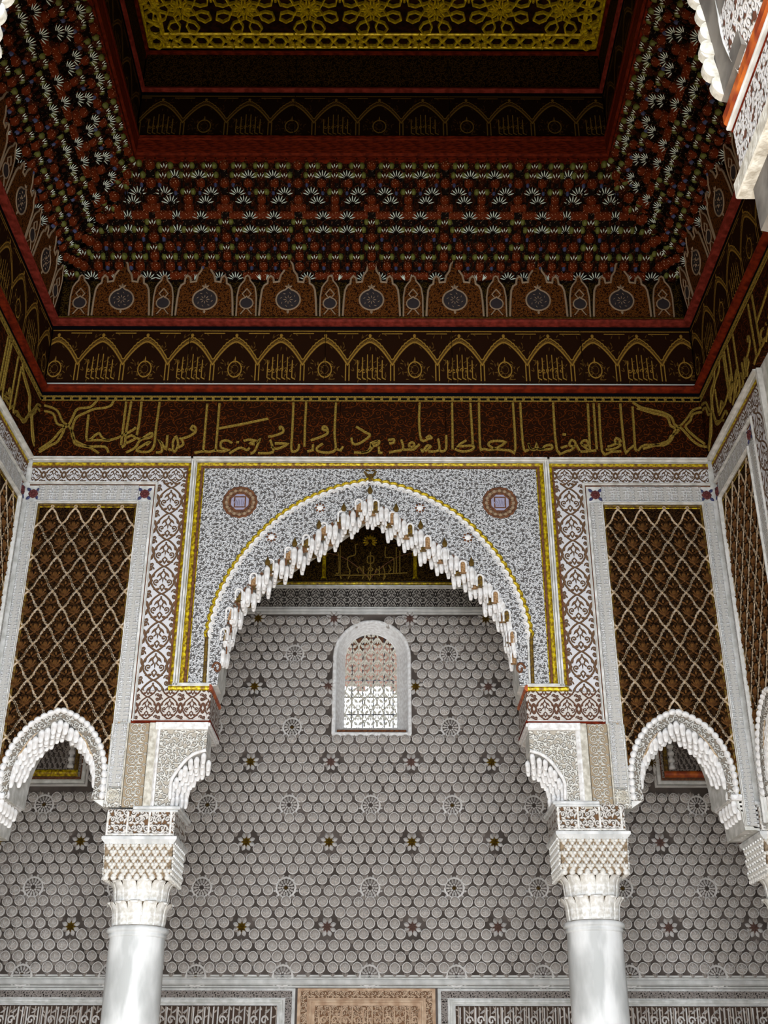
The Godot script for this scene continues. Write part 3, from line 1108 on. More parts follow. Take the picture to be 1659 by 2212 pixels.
func pier(xf: Transform3D, X: Callable, s: float, w: String, far: bool) -> void:
	var o := thing("carved_pier", "white carved pier with scroll panel and curved bracket %s" % w, "pier", xf, "carved piers")
	var bx := func(called: String, m: Material, x0: float, y0: float, x1: float, y1: float, z0: float, z1: float, ox: float, oy: float) -> void:
		slab(o, called, m, minf(X.call(x0), X.call(x1)), y0, maxf(X.call(x0), X.call(x1)), y1, z0, z1, X.call(ox), oy)
	bx.call("letter_strip", mats.letter_strip, -1.478, 3.10, -1.388, 3.465, -0.035, -0.012, -1.43, 3.1)
	bx.call("rosette_square", mats.pale_arabesque, -1.478, 2.985, -1.388, 3.095, -0.035, -0.012, -1.43, 3.05)
	bx.call("scroll_panel", mats.pier_scroll, -1.376, 2.985, -1.262, 3.468, -0.035, -0.012, -1.376, 3.468)
	bx.call("plain_pilaster", mats.plaster_warm, -1.258, 2.98, -1.214, 3.468, -0.035, -0.004, 0, 0)
	bx.call("strip_edge", mats.plaster_warm, -1.387, 3.0, -1.378, 3.468, -0.035, -0.006, 0, 0)
	var b := B.new()
	var ring := PackedVector3Array()
	for i in 12:
		ring.append(Vector3(X.call(-1.433), 3.048, -0.012) + Vector3(cos(TAU * i / 12), sin(TAU * i / 12), 0) * 0.034)
	b.sweep(ring, Vector3(0, 0, 1), fillet(0.005, 5), true, 1)
	for i in 8:
		var a := TAU * i / 8
		b.leaf(Vector3(X.call(-1.433), 3.048, -0.012), Vector3(cos(a), sin(a), 0), Vector3(0, 0, 1), 0.028, 0.013, 0.006)
	obj("flower_ring", b.done(), mats.plaster_warm, o)
	# framed panel cut by the curved bracket
	var rim := half(RIM)
	var poly := PackedVector2Array([Vector2(-1.21, 2.985), Vector2(-1.108, 2.985)])
	poly.append_array(rim)
	poly.append_array(PackedVector2Array([Vector2(-0.925, 3.462), Vector2(-1.21, 3.462)]))
	var q := poly.duplicate()
	for i in q.size():
		q[i].x = X.call(poly[i].x)
	b = B.new()
	b.org = Vector3(X.call(-1.1), 3.2, 0)
	b.extrude(q, -0.035, -0.016)
	obj("bracket_panel", b.done(), mats.pale_arabesque, o)
	var edge := [[X.call(-0.93), 3.452], [X.call(-1.205), 3.452], [X.call(-1.205), 2.99]]
	if s < 0.0:
		edge.reverse()
	moulding(o, "panel_frame", mats.white_cell, edge, -0.02, pv2([[-0.012, 0], [-0.012, 0.022], [-0.002, 0.022], [0.010, 0.010], [0.016, 0.0]]) if s < 0.0 else pv2([[-0.016, 0.0], [-0.010, 0.010], [0.002, 0.022], [0.012, 0.022], [0.012, 0]]))
	bx.call("panel_shelf", mats.white_cell, -1.222, 3.425, -0.918, 3.468, -0.38, 0.008, 0, 0)
	var rp := []
	for p in rim:
		rp.append([X.call(p.x), p.y])
	if s > 0.0:
		rp.reverse()
	moulding(o, "bracket_rim", mats.white_cell, rp, -0.018, fillet(0.010), 1)
	var a1 := PackedVector2Array()
	var a2 := PackedVector2Array()
	for p in rim:
		a1.append(Vector2(X.call(p.x), p.y))
	for p in half(RIM_LOW):
		a2.append(Vector2(X.call(p.x), p.y))
	stalactites(o, a1, a2, -0.03, -0.17, 4, 0.042, 0.031, 0.052, false, 0.05)
	# impost: its top roll and soffit roll, along the face and back through the wall
	var im := thing("arch_impost", "carved impost ledge with worn gilt roll under the arch %s" % w, "impost", xf, "arch imposts")
	var x0: float = X.call(-1.15)
	var x1: float = X.call(-0.925)
	var lo := minf(x0, x1)
	var hi := maxf(x0, x1)
	slab(im, "ledge", mats.plaster, lo, 3.686, hi + (0.0 if s > 0.0 else 0.004), 3.706, -0.40, 0.0)
	var gp := [[X.call(-1.17), 3.676], [X.call(-0.928), 3.676]]
	if s > 0.0:
		gp.reverse()
	moulding(im, "gilt_roll", mats.gold, gp, -0.018, fillet(0.017))
	var c := B.new()
	c.sweep(PackedVector3Array([Vector3(X.call(-0.93), 3.676, 0.004), Vector3(X.call(-0.93), 3.676, -0.40)]), Vector3(-s, 0, 0), fillet(0.02))
	obj("orange_roll", c.done(), mats.orange_wood, im).set_meta("label", "worn orange painted roll running back under the arch")
	slab(im, "jamb_carving", mats.vine_red, minf(X.call(-0.94), X.call(-0.918)), 3.49, maxf(X.call(-0.94), X.call(-0.918)), 3.655, -0.40, -0.006)
	var sp := [[X.call(-1.37), 3.474], [X.call(-0.92), 3.474]]
	if s > 0.0:
		sp.reverse()
	moulding(im, "soffit_roll", mats.red_wood, sp, -0.02, fillet(0.011))
	sp = [[X.call(-1.37), 3.487], [X.call(-0.92), 3.487]]
	if s > 0.0:
		sp.reverse()
	moulding(im, "soffit_fillet", mats.plaster, sp, -0.02, fillet(0.008))
	c = B.new()
	c.sweep(PackedVector3Array([Vector3(X.call(-0.918), 3.474, 0.0), Vector3(X.call(-0.918), 3.474, -0.40)]), Vector3(-s, 0, 0), fillet(0.011))
	obj("soffit_return", c.done(), mats.red_wood, im)
	slab(im, "white_return", mats.white_cell, minf(X.call(-0.93), X.call(-0.908)), 3.445, maxf(X.call(-0.93), X.call(-0.908)), 3.466, -0.40, 0.004)


func great_arch(xf: Transform3D) -> void:
	var o := thing("great_arch", "great white stalactite arch with gilt scalloped rim facing the doorway", "arch", xf)
	var up := mirrored(half(GREAT_UP))
	var low := mirrored(half(GREAT_LOW))
	var out := mirrored(half(GREAT_OUT))
	var poly := PackedVector2Array([Vector2(-1.062, 3.705)])
	poly.append_array(up)
	poly.append_array(PackedVector2Array([Vector2(1.062, 3.705), Vector2(1.062, 5.14), Vector2(-1.062, 5.14)]))
	var b := B.new()
	b.extrude(poly, -0.035, -0.018)
	obj("spandrel", b.done(), mats.spandrel, o)
	moulding(o, "gilt_frame", mats.gold, [[-1.098, 3.705], [-1.098, 5.172], [1.098, 5.172], [1.098, 3.705]], -0.028, fillet(0.016))
	moulding(o, "frame_channel", mats.brown_stain, [[-1.078, 3.705], [-1.078, 5.152], [1.078, 5.152], [1.078, 3.705]], -0.028, pv2([[-0.007, 0], [-0.007, 0.012], [0.007, 0.012], [0.007, 0]]))
	moulding(o, "inner_gilt_line", mats.gold, [[-1.066, 3.705], [-1.066, 5.140], [1.066, 5.140], [1.066, 3.705]], -0.026, fillet(0.0055))
	moulding(o, "white_line", mats.plaster, [[-1.054, 3.705], [-1.054, 5.129], [1.054, 5.129], [1.054, 3.705]], -0.026, fillet(0.006))
	moulding(o, "head_fillet", mats.plaster, [[-1.15, 5.205], [1.15, 5.205]], -0.03, step_prof(0.012, 0.045))
	# rim of gilt and white scallops
	if not cache.has("gilt_scallop"):
		var d := B.new()
		var arc := PackedVector3Array()
		for i in 7:
			arc.append(Vector3(-0.0265 + 0.053 * i / 6, 0.013 * sin(PI * i / 6), 0))
		d.sweep(arc, Vector3(0, 0, 1), fillet(0.0095, 6), false, 2)
		cache.gilt_scallop = d.done()
		d = B.new()
		arc = PackedVector3Array()
		for i in 9:
			var a := PI * i / 8
			arc.append(Vector3(-0.025 * cos(a), 0.026 * sin(a) - 0.03, 0))
		d.sweep(arc, Vector3(0, 0, 1), fillet(0.0065, 5), false, 2)
		d.sweep(PackedVector3Array([Vector3(-0.016, -0.034, 0), Vector3(-0.011, -0.02, 0), Vector3(0, -0.014, 0), Vector3(0.011, -0.02, 0), Vector3(0.016, -0.034, 0)]), Vector3(0, 0, 1), fillet(0.005, 4), false, 2)
		cache.white_scallop = d.done()
	for p in spaced(out, 0.053):
		var t: Vector2 = p[1]
		var xm := at(Vector3(p[0].x, p[0].y, -0.016), Basis(Vector3(0, 0, 1), t.angle()))
		if p[0].y > 4.0:
			obj("gilt_scallop", cache.gilt_scallop, mats.gold, o, xm)
			obj("white_scallop", cache.white_scallop, mats.white_cell, o, xm)
	for s in [-1.0, 1.0]:
		var leg := [[s * 0.964, 3.705], [s * 0.971, 4.02]]
		if s > 0:
			leg.reverse()
		moulding(o, "gilt_leg", mats.gold_dark, leg, -0.018, fillet(0.011))
		leg = [[s * 0.946, 3.705], [s * 0.952, 4.02]]
		if s > 0:
			leg.reverse()
		moulding(o, "white_leg", mats.plaster, leg, -0.018, fillet(0.006))
		# curled foot of the stalactite fringe
		var cu := B.new()
		var sp := PackedVector3Array()
		for i in 20:
			var a := i / 19.0 * TAU * 1.1
			sp.append(Vector3(s * (0.895 + 0.028 * (1.0 - 0.04 * i) * cos(a)), 3.80 + 0.04 * (1.0 - 0.04 * i) * sin(a), -0.015))
		cu.sweep(sp, Vector3(0, 0, 1), fillet(0.007, 5), false, 2)
		obj("curled_foot", cu.done(), mats.brown_stain, o)
	stalactites(o, up, low, -0.012, -0.19, 4, 0.046, 0.035, 0.09, true, 0.07)
	# pointed buds along the fringe, with white heads
	for x in [0.0, -0.165, 0.165, -0.318, 0.318, -0.466, 0.466, -0.628, 0.628]:
		var y := 4.945 - 0.755 * absf(x) - 0.02 * absf(x) + (0.0 if absf(x) < 0.4 else -0.02 * absf(x))
		obj("pointed_bud", bud_mesh(1, 1), mats.gold_dark, o, at(Vector3(x, y + 0.035, -0.012), Basis().scaled(Vector3(0.034, 0.05, 0.04))))
		obj("bud_head", finger_mesh(0.037, 0.105), mats.white_cell, o, at(Vector3(x, y - 0.012, -0.006)))
	# crown piece, roundels and eight-pointed bosses
	b = B.new()
	for s in [-1.0, 1.0]:
		b.leaf(Vector3(s * 0.006, 5.06, -0.014), Vector3(s * 0.25, 1, 0).normalized(), Vector3(0, 0, 1), 0.07, 0.022, 0.02, -0.3 * s)
		b.leaf(Vector3(s * 0.006, 5.125, -0.014), Vector3(s, 0.15, 0).normalized(), Vector3(0, 0, 1), 0.03, 0.016, 0.012)
	b.box(Vector3(-0.012, 5.045, -0.02), Vector3(0.012, 5.09, 0.012), 0.004)
	obj("crown_leaf", b.done(), mats.gold_dark, o)
	for s in [-1.0, 1.0]:
		var r := obj("roundel", roundel_mesh(), null, o, at(Vector3(s * 0.822, 4.898, -0.016)))
		r.set_meta("label", "brown and cream carved roundel with eight-sided centre")
	for p in [[0.315, 4.86], [0.612, 4.655]]:
		for s in [-1.0, 1.0]:
			obj("white_boss", boss_star_mesh(), null, o, at(Vector3(s * p[0], p[1], -0.016)))


func outline_mesh(w: float) -> ArrayMesh:
	if not cache.has("cell_outline"):
		var b := B.new()
		var pts := PackedVector3Array([Vector3(-w / 2, -w * 0.7, 0)])
		for i in 9:
			var a := PI - PI * i / 8
			pts.append(Vector3(cos(a) * w / 2, sin(a) * w / 2 * (1.25 if i == 4 else 1.1), 0))
		pts.append(Vector3(w / 2, -w * 0.7, 0))
		b.sweep(pts, Vector3(0, 0, 1), fillet(0.0045, 5), false, 1)
		cache.cell_outline = b.done()
	return cache.cell_outline


func roundel_mesh() -> ArrayMesh:
	var b := B.new()
	var N := Vector3(0, 0, 1)
	var pts := PackedVector3Array()
	var disc := PackedVector2Array()
	for i in 32:
		var rr := 0.104 * (1.0 + 0.025 * cos(i * PI))
		pts.append(Vector3(cos(TAU * i / 32) * rr, sin(TAU * i / 32) * rr, 0))
		disc.append(Vector2(rr, 0).rotated(TAU * i / 32))
	b.sweep(pts, N, fillet(0.007, 5), true, 1)
	var oct := PackedVector3Array()
	for i in 8:
		var p := Vector2(0.066, 0).rotated(TAU * i / 8 + PI / 8)
		oct.append(Vector3(p.x, p.y, 0.002))
	b.sweep(oct, N, fillet(0.006, 4), true, 0)
	b.sweep(pv3([[-0.034, -0.036], [0.034, -0.036], [0.034, 0.036], [-0.034, 0.036]], 0.003), N, fillet(0.004, 4), true, 0)
	b.extrude(disc, -0.006, 0.0)
	var m: ArrayMesh = b.add_to(ArrayMesh.new(), mats.brown_stain)
	b = B.new()
	for i in 16:
		var a := TAU * i / 16
		b.dome(Vector3(cos(a), sin(a), 0) * 0.086, N, Vector3(cos(a), sin(a), 0), 0.012, 0.0135, 0.010, 8, 2)
		b.leaf(Vector3(cos(a + 0.2), sin(a + 0.2), 0) * 0.070, Vector3(cos(a + 0.2), sin(a + 0.2), 0), N, 0.024, 0.008, 0.010)
	m = b.add_to(m, mats.cream_paint)
	b = B.new()
	var o2 := PackedVector2Array()
	for p in oct:
		o2.append(Vector2(p.x, p.y))
	b.extrude(o2, 0.0, 0.002)
	for k in 5:
		b.leaf(Vector3(-0.02 + 0.01 * k, -0.028, 0.003), Vector3(0.2 * (k - 2), 1, 0).normalized(), N, 0.05, 0.011, 0.007, 0.2)
	return b.add_to(m, mats.roundel_grey)


func boss_star_mesh() -> ArrayMesh:
	if not cache.has("boss_star"):
		var b := B.new()
		b.dome(Vector3.ZERO, Vector3(0, 0, 1), Vector3(1, 0, 0), 0.021, 0.021, 0.007, 12, 2)
		var m: ArrayMesh = b.add_to(ArrayMesh.new(), mats.white_cell)
		var c := B.new()
		for i in 8:
			var a := TAU * i / 8
			c.leaf(Vector3(cos(a), sin(a), 0) * 0.017, Vector3(cos(a), sin(a), 0), Vector3(0, 0, 1), 0.018, 0.014, 0.004)
		cache.boss_star = c.add_to(m, mats.brown_stain)
	return cache.boss_star


# the arcade nearest the doorway, seen from its outer side and from below
func near_arcade(xf: Transform3D) -> void:
	for s in [-1.0, 1.0]:
		var X := func(x: float) -> float: return x * -s
		# world left of the doorway is this frame's right
		var w := "close overhead at the left edge" if s > 0.0 else "close overhead at the right edge"
		var o := thing("arch_springing", "plain grey arch soffit with white scalloped edge %s" % w, "arch", xf, "arch springings close overhead")
		var up := half(GREAT_UP)
		var low := half(GREAT_LOW)
		var a1 := PackedVector2Array()
		var a2 := PackedVector2Array()
		for p in up:
			a1.append(Vector2(X.call(p.x), p.y))
		for p in half(NEAR_LOW):
			a2.append(Vector2(X.call(p.x), p.y))
		var b := B.new()
		var strip := PackedVector3Array()
		for p in a2:
			strip.append(Vector3(p.x, p.y, -0.21))
		# white cusps that fringe the hall side of the soffit
		for q in spaced(a2, 0.062):
			var t: Vector2 = q[1]
			if not cache.has("cusp"):
				var d := B.new()
				var pp := PackedVector2Array()
				for i in 9:
					pp.append(Vector2(0.031 * cos(PI * i / 8), -0.020 * sin(PI * i / 8)))
				pp.append(Vector2(-0.031, 0.012))
				pp.append(Vector2(0.031, 0.012))
				d.extrude(pp, -0.022, 0.0, true)
				cache.cusp = d.done()
			var ang := t.angle() if s < 0.0 else (-t).angle()
			obj("cusp", cache.cusp, mats.plaster_warm, o, at(Vector3(q[0].x, q[0].y, -0.03), Basis(Vector3(0, 0, 1), ang)))  # darker plaster tempers the strong near light by colour
		var curl := B.new()
		curl.extrude(pv2([[X.call(-0.905), 3.87], [X.call(-0.872), 3.868], [X.call(-0.853), 3.858], [X.call(-0.849), 3.842], [X.call(-0.858), 3.832], [X.call(-0.878), 3.83], [X.call(-0.905), 3.82]]), -0.055, -0.028, true)
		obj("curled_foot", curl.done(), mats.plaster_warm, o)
		var im := thing("near_impost", "carved white impost with orange painted roll %s" % w, "impost", xf, "imposts close overhead")
		var c := B.new()
		c.sweep(PackedVector3Array([Vector3(X.call(-0.915), 3.676, 0.004), Vector3(X.call(-0.915), 3.676, -0.42)]), Vector3(-s, 0, 0), pv2([[-0.028, -0.02], [-0.026, 0.008], [-0.014, 0.018], [0.012, 0.018], [0.024, 0.004], [0.024, -0.02]]))
		obj("orange_roll", c.done(), mats.orange_wood, im)
		slab(im, "white_edge", mats.plaster, minf(X.call(-0.93), X.call(-0.9)), 3.64, maxf(X.call(-0.93), X.call(-0.9)), 3.65, -0.42, 0.006)
		slab(im, "red_line", mats.red_wood, minf(X.call(-0.93), X.call(-0.9095)), 3.631, maxf(X.call(-0.93), X.call(-0.9095)), 3.637, -0.42, 0.002)
		slab(im, "jamb_carving", mats.near_scroll, minf(X.call(-0.94), X.call(-0.912)), 3.49, maxf(X.call(-0.94), X.call(-0.912)), 3.632, -0.41, -0.004, -0.1, 3.65)
		slab(im, "lower_line", mats.red_wood, minf(X.call(-0.93), X.call(-0.9095)), 3.478, maxf(X.call(-0.93), X.call(-0.9095)), 3.487, -0.42, 0.002)
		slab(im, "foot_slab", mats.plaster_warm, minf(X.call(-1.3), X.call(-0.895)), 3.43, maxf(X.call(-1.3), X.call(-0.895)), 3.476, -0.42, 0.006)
		# carved lining of the outer part of the arch
		var lin := B.new()
		var lp := PackedVector3Array()
		lp.append(Vector3(X.call(-0.912), 3.66, 0.0))
		for p in half(GREAT_REAR):
			lp.append(Vector3(X.call(p.x * 0.985), p.y - 0.012, 0.0))
		if s > 0.0:
			lp.reverse()
		for i in lp.size() - 1:
			var q0 := lp[i]
			var q1 := lp[i + 1]
			lin.quad(Vector3(q0.x, q0.y, -0.13), Vector3(q1.x, q1.y, -0.13), Vector3(q1.x, q1.y, -0.42), Vector3(q0.x, q0.y, -0.42))
			lin.quad(Vector3(q0.x, q0.y + 0.05, -0.13), Vector3(q1.x, q1.y + 0.05, -0.13), Vector3(q1.x, q1.y, -0.13), Vector3(q0.x, q0.y, -0.13))
		obj("carved_lining", lin.done(), mats.near_scroll, o)
		var ed := B.new()
		var ep := PackedVector3Array()
		for p in lp:
			ep.append(Vector3(p.x, p.y, -0.135))
		ed.sweep(ep, Vector3(0, 0, 1), fillet(0.007, 5), false, 1)
		obj("white_edge", ed.done(), mats.plaster, o)

# ============================================================ columns
func tongue_mesh(h: float, r: float) -> ArrayMesh:
	var k := "tongue%.3f" % h
	if not cache.has(k):
		var b := B.new()
		b.group(2)
		var prof := [[0.0, 0.0], [0.004, 0.2], [0.006, 0.45], [0.009, 0.65], [0.017, 0.8], [0.030, 0.92], [0.038, 0.97], [0.043, 0.93], [0.041, 0.86]]
		var half_w := TAU / 12 * 0.47
		var wid := [1.0, 1.0, 1.0, 1.0, 0.95, 0.85, 0.7, 0.5, 0.3]
		var P := func(i: int, j: int) -> Vector3:
			var a: float = half_w * wid[i] * (j / 2.0 - 1.0)
			var rr: float = r + prof[i][0] - 0.004 * absf(j / 2.0 - 1.0) + (0.003 if j == 2 else 0.0)
			return Vector3(sin(a) * rr, prof[i][1] * h, cos(a) * rr)
		for i in prof.size() - 1:
			for j in 4:
				b.quad(P.call(i, j), P.call(i, j + 1), P.call(i + 1, j + 1), P.call(i + 1, j))
		b.group(-1)
		for e in [0, 4]:
			var g := PackedVector3Array()
			for i in 6:
				g.append(P.call(i, e) + Vector3(0, 0, 0.002))
			b.sweep(g, Vector3(0, 0, 1), fillet(0.0028, 4), false, 0)
		cache[k] = b.done()
	return cache[k]


func scale_mesh() -> ArrayMesh:
	if not cache.has("shield"):
		var b := B.new()
		var N := Vector3(0, 0, 1)
		for s in [-1.0, 1.0]:
			b.dome(Vector3(s * 0.0105, 0.006, 0), N, Vector3(1, 0, 0), 0.0115, 0.0115, 0.013, 8, 2)
		b.dome(Vector3(0, -0.008, 0), N, Vector3(1, 0, 0), 0.011, 0.012, 0.013, 8, 2)
		b.leaf(Vector3(0, 0.008, 0.004), Vector3(0, 1, 0), N, 0.02, 0.008, 0.010)
		cache.shield = b.done()
	return cache.shield


func column(c: Vector3, label: String, full: bool) -> void:
	var o := thing("column", label, "column", at(c), "marble columns")
	var b := B.new()
	b.lathe(pv2([[0.22, 0.0], [0.22, 0.1], [0.20, 0.12], [0.215, 0.16], [0.19, 0.2], [0.165, 0.23], [0.158, 0.3], [0.156, 1.2], [0.152, 2.2], [0.150, 2.335]]), Vector3.ZERO, 40)
	obj("shaft", b.done(), mats.marble, o)
	b = B.new()
	b.lathe(pv2([[0.150, 2.325], [0.157, 2.33], [0.157, 2.342], [0.152, 2.346], [0.166, 2.352], [0.170, 2.362], [0.166, 2.374], [0.157, 2.380], [0.140, 2.384]]), Vector3.ZERO, 40)
	obj("neck_ring", b.done(), mats.marble, o)
	b = B.new()
	b.lathe(pv2([[0.138, 2.382], [0.140, 2.5], [0.143, 2.625], [0.10, 2.632]]), Vector3.ZERO, 24)
	var cap := obj("capital", b.done(), mats.marble_pit, o)
	for i in 12:
		var q := Basis(Vector3.UP, TAU * i / 12)
		obj("acanthus_leaf", tongue_mesh(0.125, 0.142), mats.marble_old, cap, at(Vector3(0, 2.386, 0), q))
	for i in 12:
		var q := Basis(Vector3.UP, TAU * (i + 0.5) / 12)
		obj("acanthus_leaf", tongue_mesh(0.118, 0.146), mats.marble_old, cap, at(Vector3(0, 2.505, 0), q))
	# scaled block with a fringe, then the moulded slab
	b = B.new()
	var prof := [[0.172, 2.62], [0.180, 2.64], [0.183, 2.72], [0.187, 2.80]]
	for i in 3:
		for f in 4:
			var q := Basis(Vector3.UP, PI / 2 * f)
			b.quad(q * Vector3(-prof[i][0], prof[i][1], prof[i][0]), q * Vector3(prof[i][0], prof[i][1], prof[i][0]), q * Vector3(prof[i + 1][0], prof[i + 1][1], prof[i + 1][0]), q * Vector3(-prof[i + 1][0], prof[i + 1][1], prof[i + 1][0]))
	b.quad(Vector3(-0.172, 2.62, -0.172), Vector3(0.172, 2.62, -0.172), Vector3(0.172, 2.62, 0.172), Vector3(-0.172, 2.62, 0.172))
	var blk := obj("scaled_block", b.done(), mats.marble_pit, o)
	if full:
		for f in [0, 1, 3]:
			var q := Basis(Vector3.UP, PI / 2 * f)
			for row in 5:
				var n := 8 - row % 2
				for i in n:
					var x := (i - (n - 1) / 2.0) * 0.0465
					obj("scale", scale_mesh(), mats.marble_old, blk, at(q * Vector3(x, 2.652 + row * 0.0335, 0.181 + 0.0012 * row), q))
			for i in 9:
				var x := (i - 4.0) * 0.042
				obj("fringe_cusp", finger_mesh(0.034, 0.02), mats.marble_old, blk, at(q * Vector3(x, 2.628, 0.176), q))
	b = B.new()
	for st in [[0.187, 2.80, 0.203, 2.818], [0.203, 2.818, 0.207, 2.822], [0.207, 2.822, 0.207, 2.838], [0.207, 2.838, 0.20, 2.842]]:
		for f in 4:
			var q := Basis(Vector3.UP, PI / 2 * f)
			b.quad(q * Vector3(-st[0], st[1], st[0]), q * Vector3(st[0], st[1], st[0]), q * Vector3(st[2], st[3], st[2]), q * Vector3(-st[2], st[3], st[2]))
	b.quad(Vector3(-0.2, 2.842, 0.2), Vector3(0.2, 2.842, 0.2), Vector3(0.2, 2.842, -0.2), Vector3(-0.2, 2.842, -0.2))
	obj("moulded_slab", b.done(), mats.marble, o)
	obj("impost_block", box_mesh(Vector3(-0.194, 2.84, -0.195), Vector3(0.186, 2.99, 0.192), 0.004, Vector3(-0.194, 2.995, 0)), mats.impost_scroll, o)
	b = B.new()
	for x in [-0.185, -0.075, 0.045, 0.165]:
		b.box(Vector3(x - 0.006, 2.85, 0.186), Vector3(x + 0.006, 2.975, 0.198), 0.003)
	b.box(Vector3(-0.19, 2.845, 0.186), Vector3(0.182, 2.855, 0.199), 0.003)
	obj("upright_bars", b.done(), mats.marble_old, o)
	b = B.new()
	var s := -signf(c.x)
	b.box(Vector3(-0.05, 2.972, -0.2), Vector3(0.2, 2.984, 0.198), 0.003)
	b.box(Vector3(-0.05, 2.984, -0.2), Vector3(0.214, 3.004, 0.21), 0.005)
	var mw := obj("impost_slab", b.done(), mats.marble, o)
	if s < 0.0:
		mw.rotation.y = PI
		mw.position.z = 0.008


func build_columns() -> void:
	column(Vector3(-1.256, -0.015, -0.2), "white marble column standing left of the arched window, with scaled carved capital", true)
	column(Vector3(1.247, 0.018, -0.2), "white marble column standing right of the arched window, with scaled carved capital", true)
	column(Vector3(2.375, 0.02, -0.2), "marble corner column cut by the right edge, only its scaled capital showing", true)
	column(Vector3(-2.375, -0.01, -0.2), "marble corner column beyond the small arch at the left edge", false)
	column(Vector3(2.375, 0.0, 0.925), "marble column under the pier of the wall on the right, next to the corner column", false)
	column(Vector3(-2.375, 0.0, 0.925), "marble column under the pier of the wall on the left, next to the corner column", false)
	column(Vector3(1.25, 0.0, 4.64), "marble column under the near arch impost at the right edge", false)
	column(Vector3(-1.25, 0.0, 4.64), "marble column under the near arch impost at the left edge", false)
	for s in [-1.0, 1.0]:
		var w := "right" if s > 0 else "left"
		var o := thing("corner_bracket", "small white stalactite bracket above the corner column at the %s edge" % w, "bracket", Transform3D(), "corner brackets")
		obj("slab", box_mesh(Vector3(minf(s * 2.035, s * 2.10), 3.028, -0.36), Vector3(maxf(s * 2.035, s * 2.10), 3.062, 0.006), 0.005), mats.white_cell, o)
		for t in 4:
			for i in 5:
				var x := 2.055 + 0.03 * t
				obj("stalactite", finger_mesh(0.036, 0.06), mats.white_cell, o, at(Vector3(s * x, 3.018 - 0.03 * t, -0.03 - 0.065 * i - (0.03 if t % 2 else 0.0))))
		var b := B.new()
		var pl := pv2([[2.05, 3.03], [2.2, 3.03], [2.2, 2.86], [2.16, 2.87]])
		for i in pl.size():
			pl[i].x *= s
		b.extrude(pl, -0.37, -0.03, true)
		obj("core", b.done(), mats.plaster, o)

# ============================================================ shell of the building
func build_shell() -> void:
	struct("floor", box_mesh(Vector3(-4.5, -0.2, -2.4), Vector3(4.5, 0.0, 9.5)), mats.stone_floor, "pale stone floor of the hall", "floor")
	for s in [-1.0, 1.0]:
		var b := B.new()
		b.box(Vector3(4.2 if s > 0 else -4.5, 0, -2.4), Vector3(4.5 if s > 0 else -4.2, 8.5, 7.2))
		struct("wall_right" if s > 0 else "wall_left", b.done(), mats.spare_plaster, "plain outer wall of the side aisle on the %s" % ("right" if s > 0 else "left"), "wall")
	var f := B.new()
	f.box(Vector3(-4.5, 0, 6.9), Vector3(-2.4, 8.5, 7.2))
	f.box(Vector3(2.4, 0, 6.9), Vector3(4.5, 8.5, 7.2))
	f.box(Vector3(-2.4, 4.8, 6.9), Vector3(2.4, 8.5, 7.2))
	struct("wall_front", f.done(), mats.spare_plaster, "plain front wall with the wide doorway", "wall")  # unseen wall; its doorway is made wide to let in more light
	# roof over the aisles, walls of the drum, deck over the lattice
	var c := B.new()
	c.box(Vector3(-4.5, 6.0, -2.4), Vector3(4.5, 6.3, -0.16))
	c.box(Vector3(-4.5, 6.0, HALL_Z * 2 + 0.16), Vector3(4.5, 6.3, 7.2))
	c.box(Vector3(-4.5, 6.0, -0.16), Vector3(-W - 0.16, 6.3, HALL_Z * 2 + 0.16))
	c.box(Vector3(W + 0.16, 6.0, -0.16), Vector3(4.5, 6.3, HALL_Z * 2 + 0.16))
	c.box(Vector3(-4.5, 8.5, -2.4), Vector3(4.5, 8.7, 7.2))
	struct("ceiling", c.done(), mats.dark_wood, "dark timber ceiling over the aisles", "ceiling")
	var d := B.new()
	for s in [-1.0, 1.0]:
		d.box(Vector3(-2.6, 5.18, HALL_Z + s * 2.23 - (0.12 if s < 0 else 0.0)), Vector3(2.6, 8.5, HALL_Z + s * 2.23 + (0.12 if s > 0 else 0.0)))
		d.box(Vector3(s * 2.23 - (0.12 if s < 0 else 0.0), 5.18, -0.2), Vector3(s * 2.23 + (0.12 if s > 0 else 0.0), 8.5, HALL_Z * 2 + 0.2))
	struct("wall_drum", d.done(), mats.dark_wood, "timber backed walls that carry the painted friezes", "wall")


func window_loop(w: float, y0: float, y1: float, z: float, cx := 0.0) -> PackedVector3Array:    # sill left -> right -> arch back to the left
	var p := PackedVector3Array()
	p.append(Vector3(cx - w, y0, z))
	p.append(Vector3(cx + w, y0, z))
	for i in 17:
		var a := PI * i / 16
		p.append(Vector3(cx + cos(a) * w, y1 - w + sin(a) * w, z))
	return p


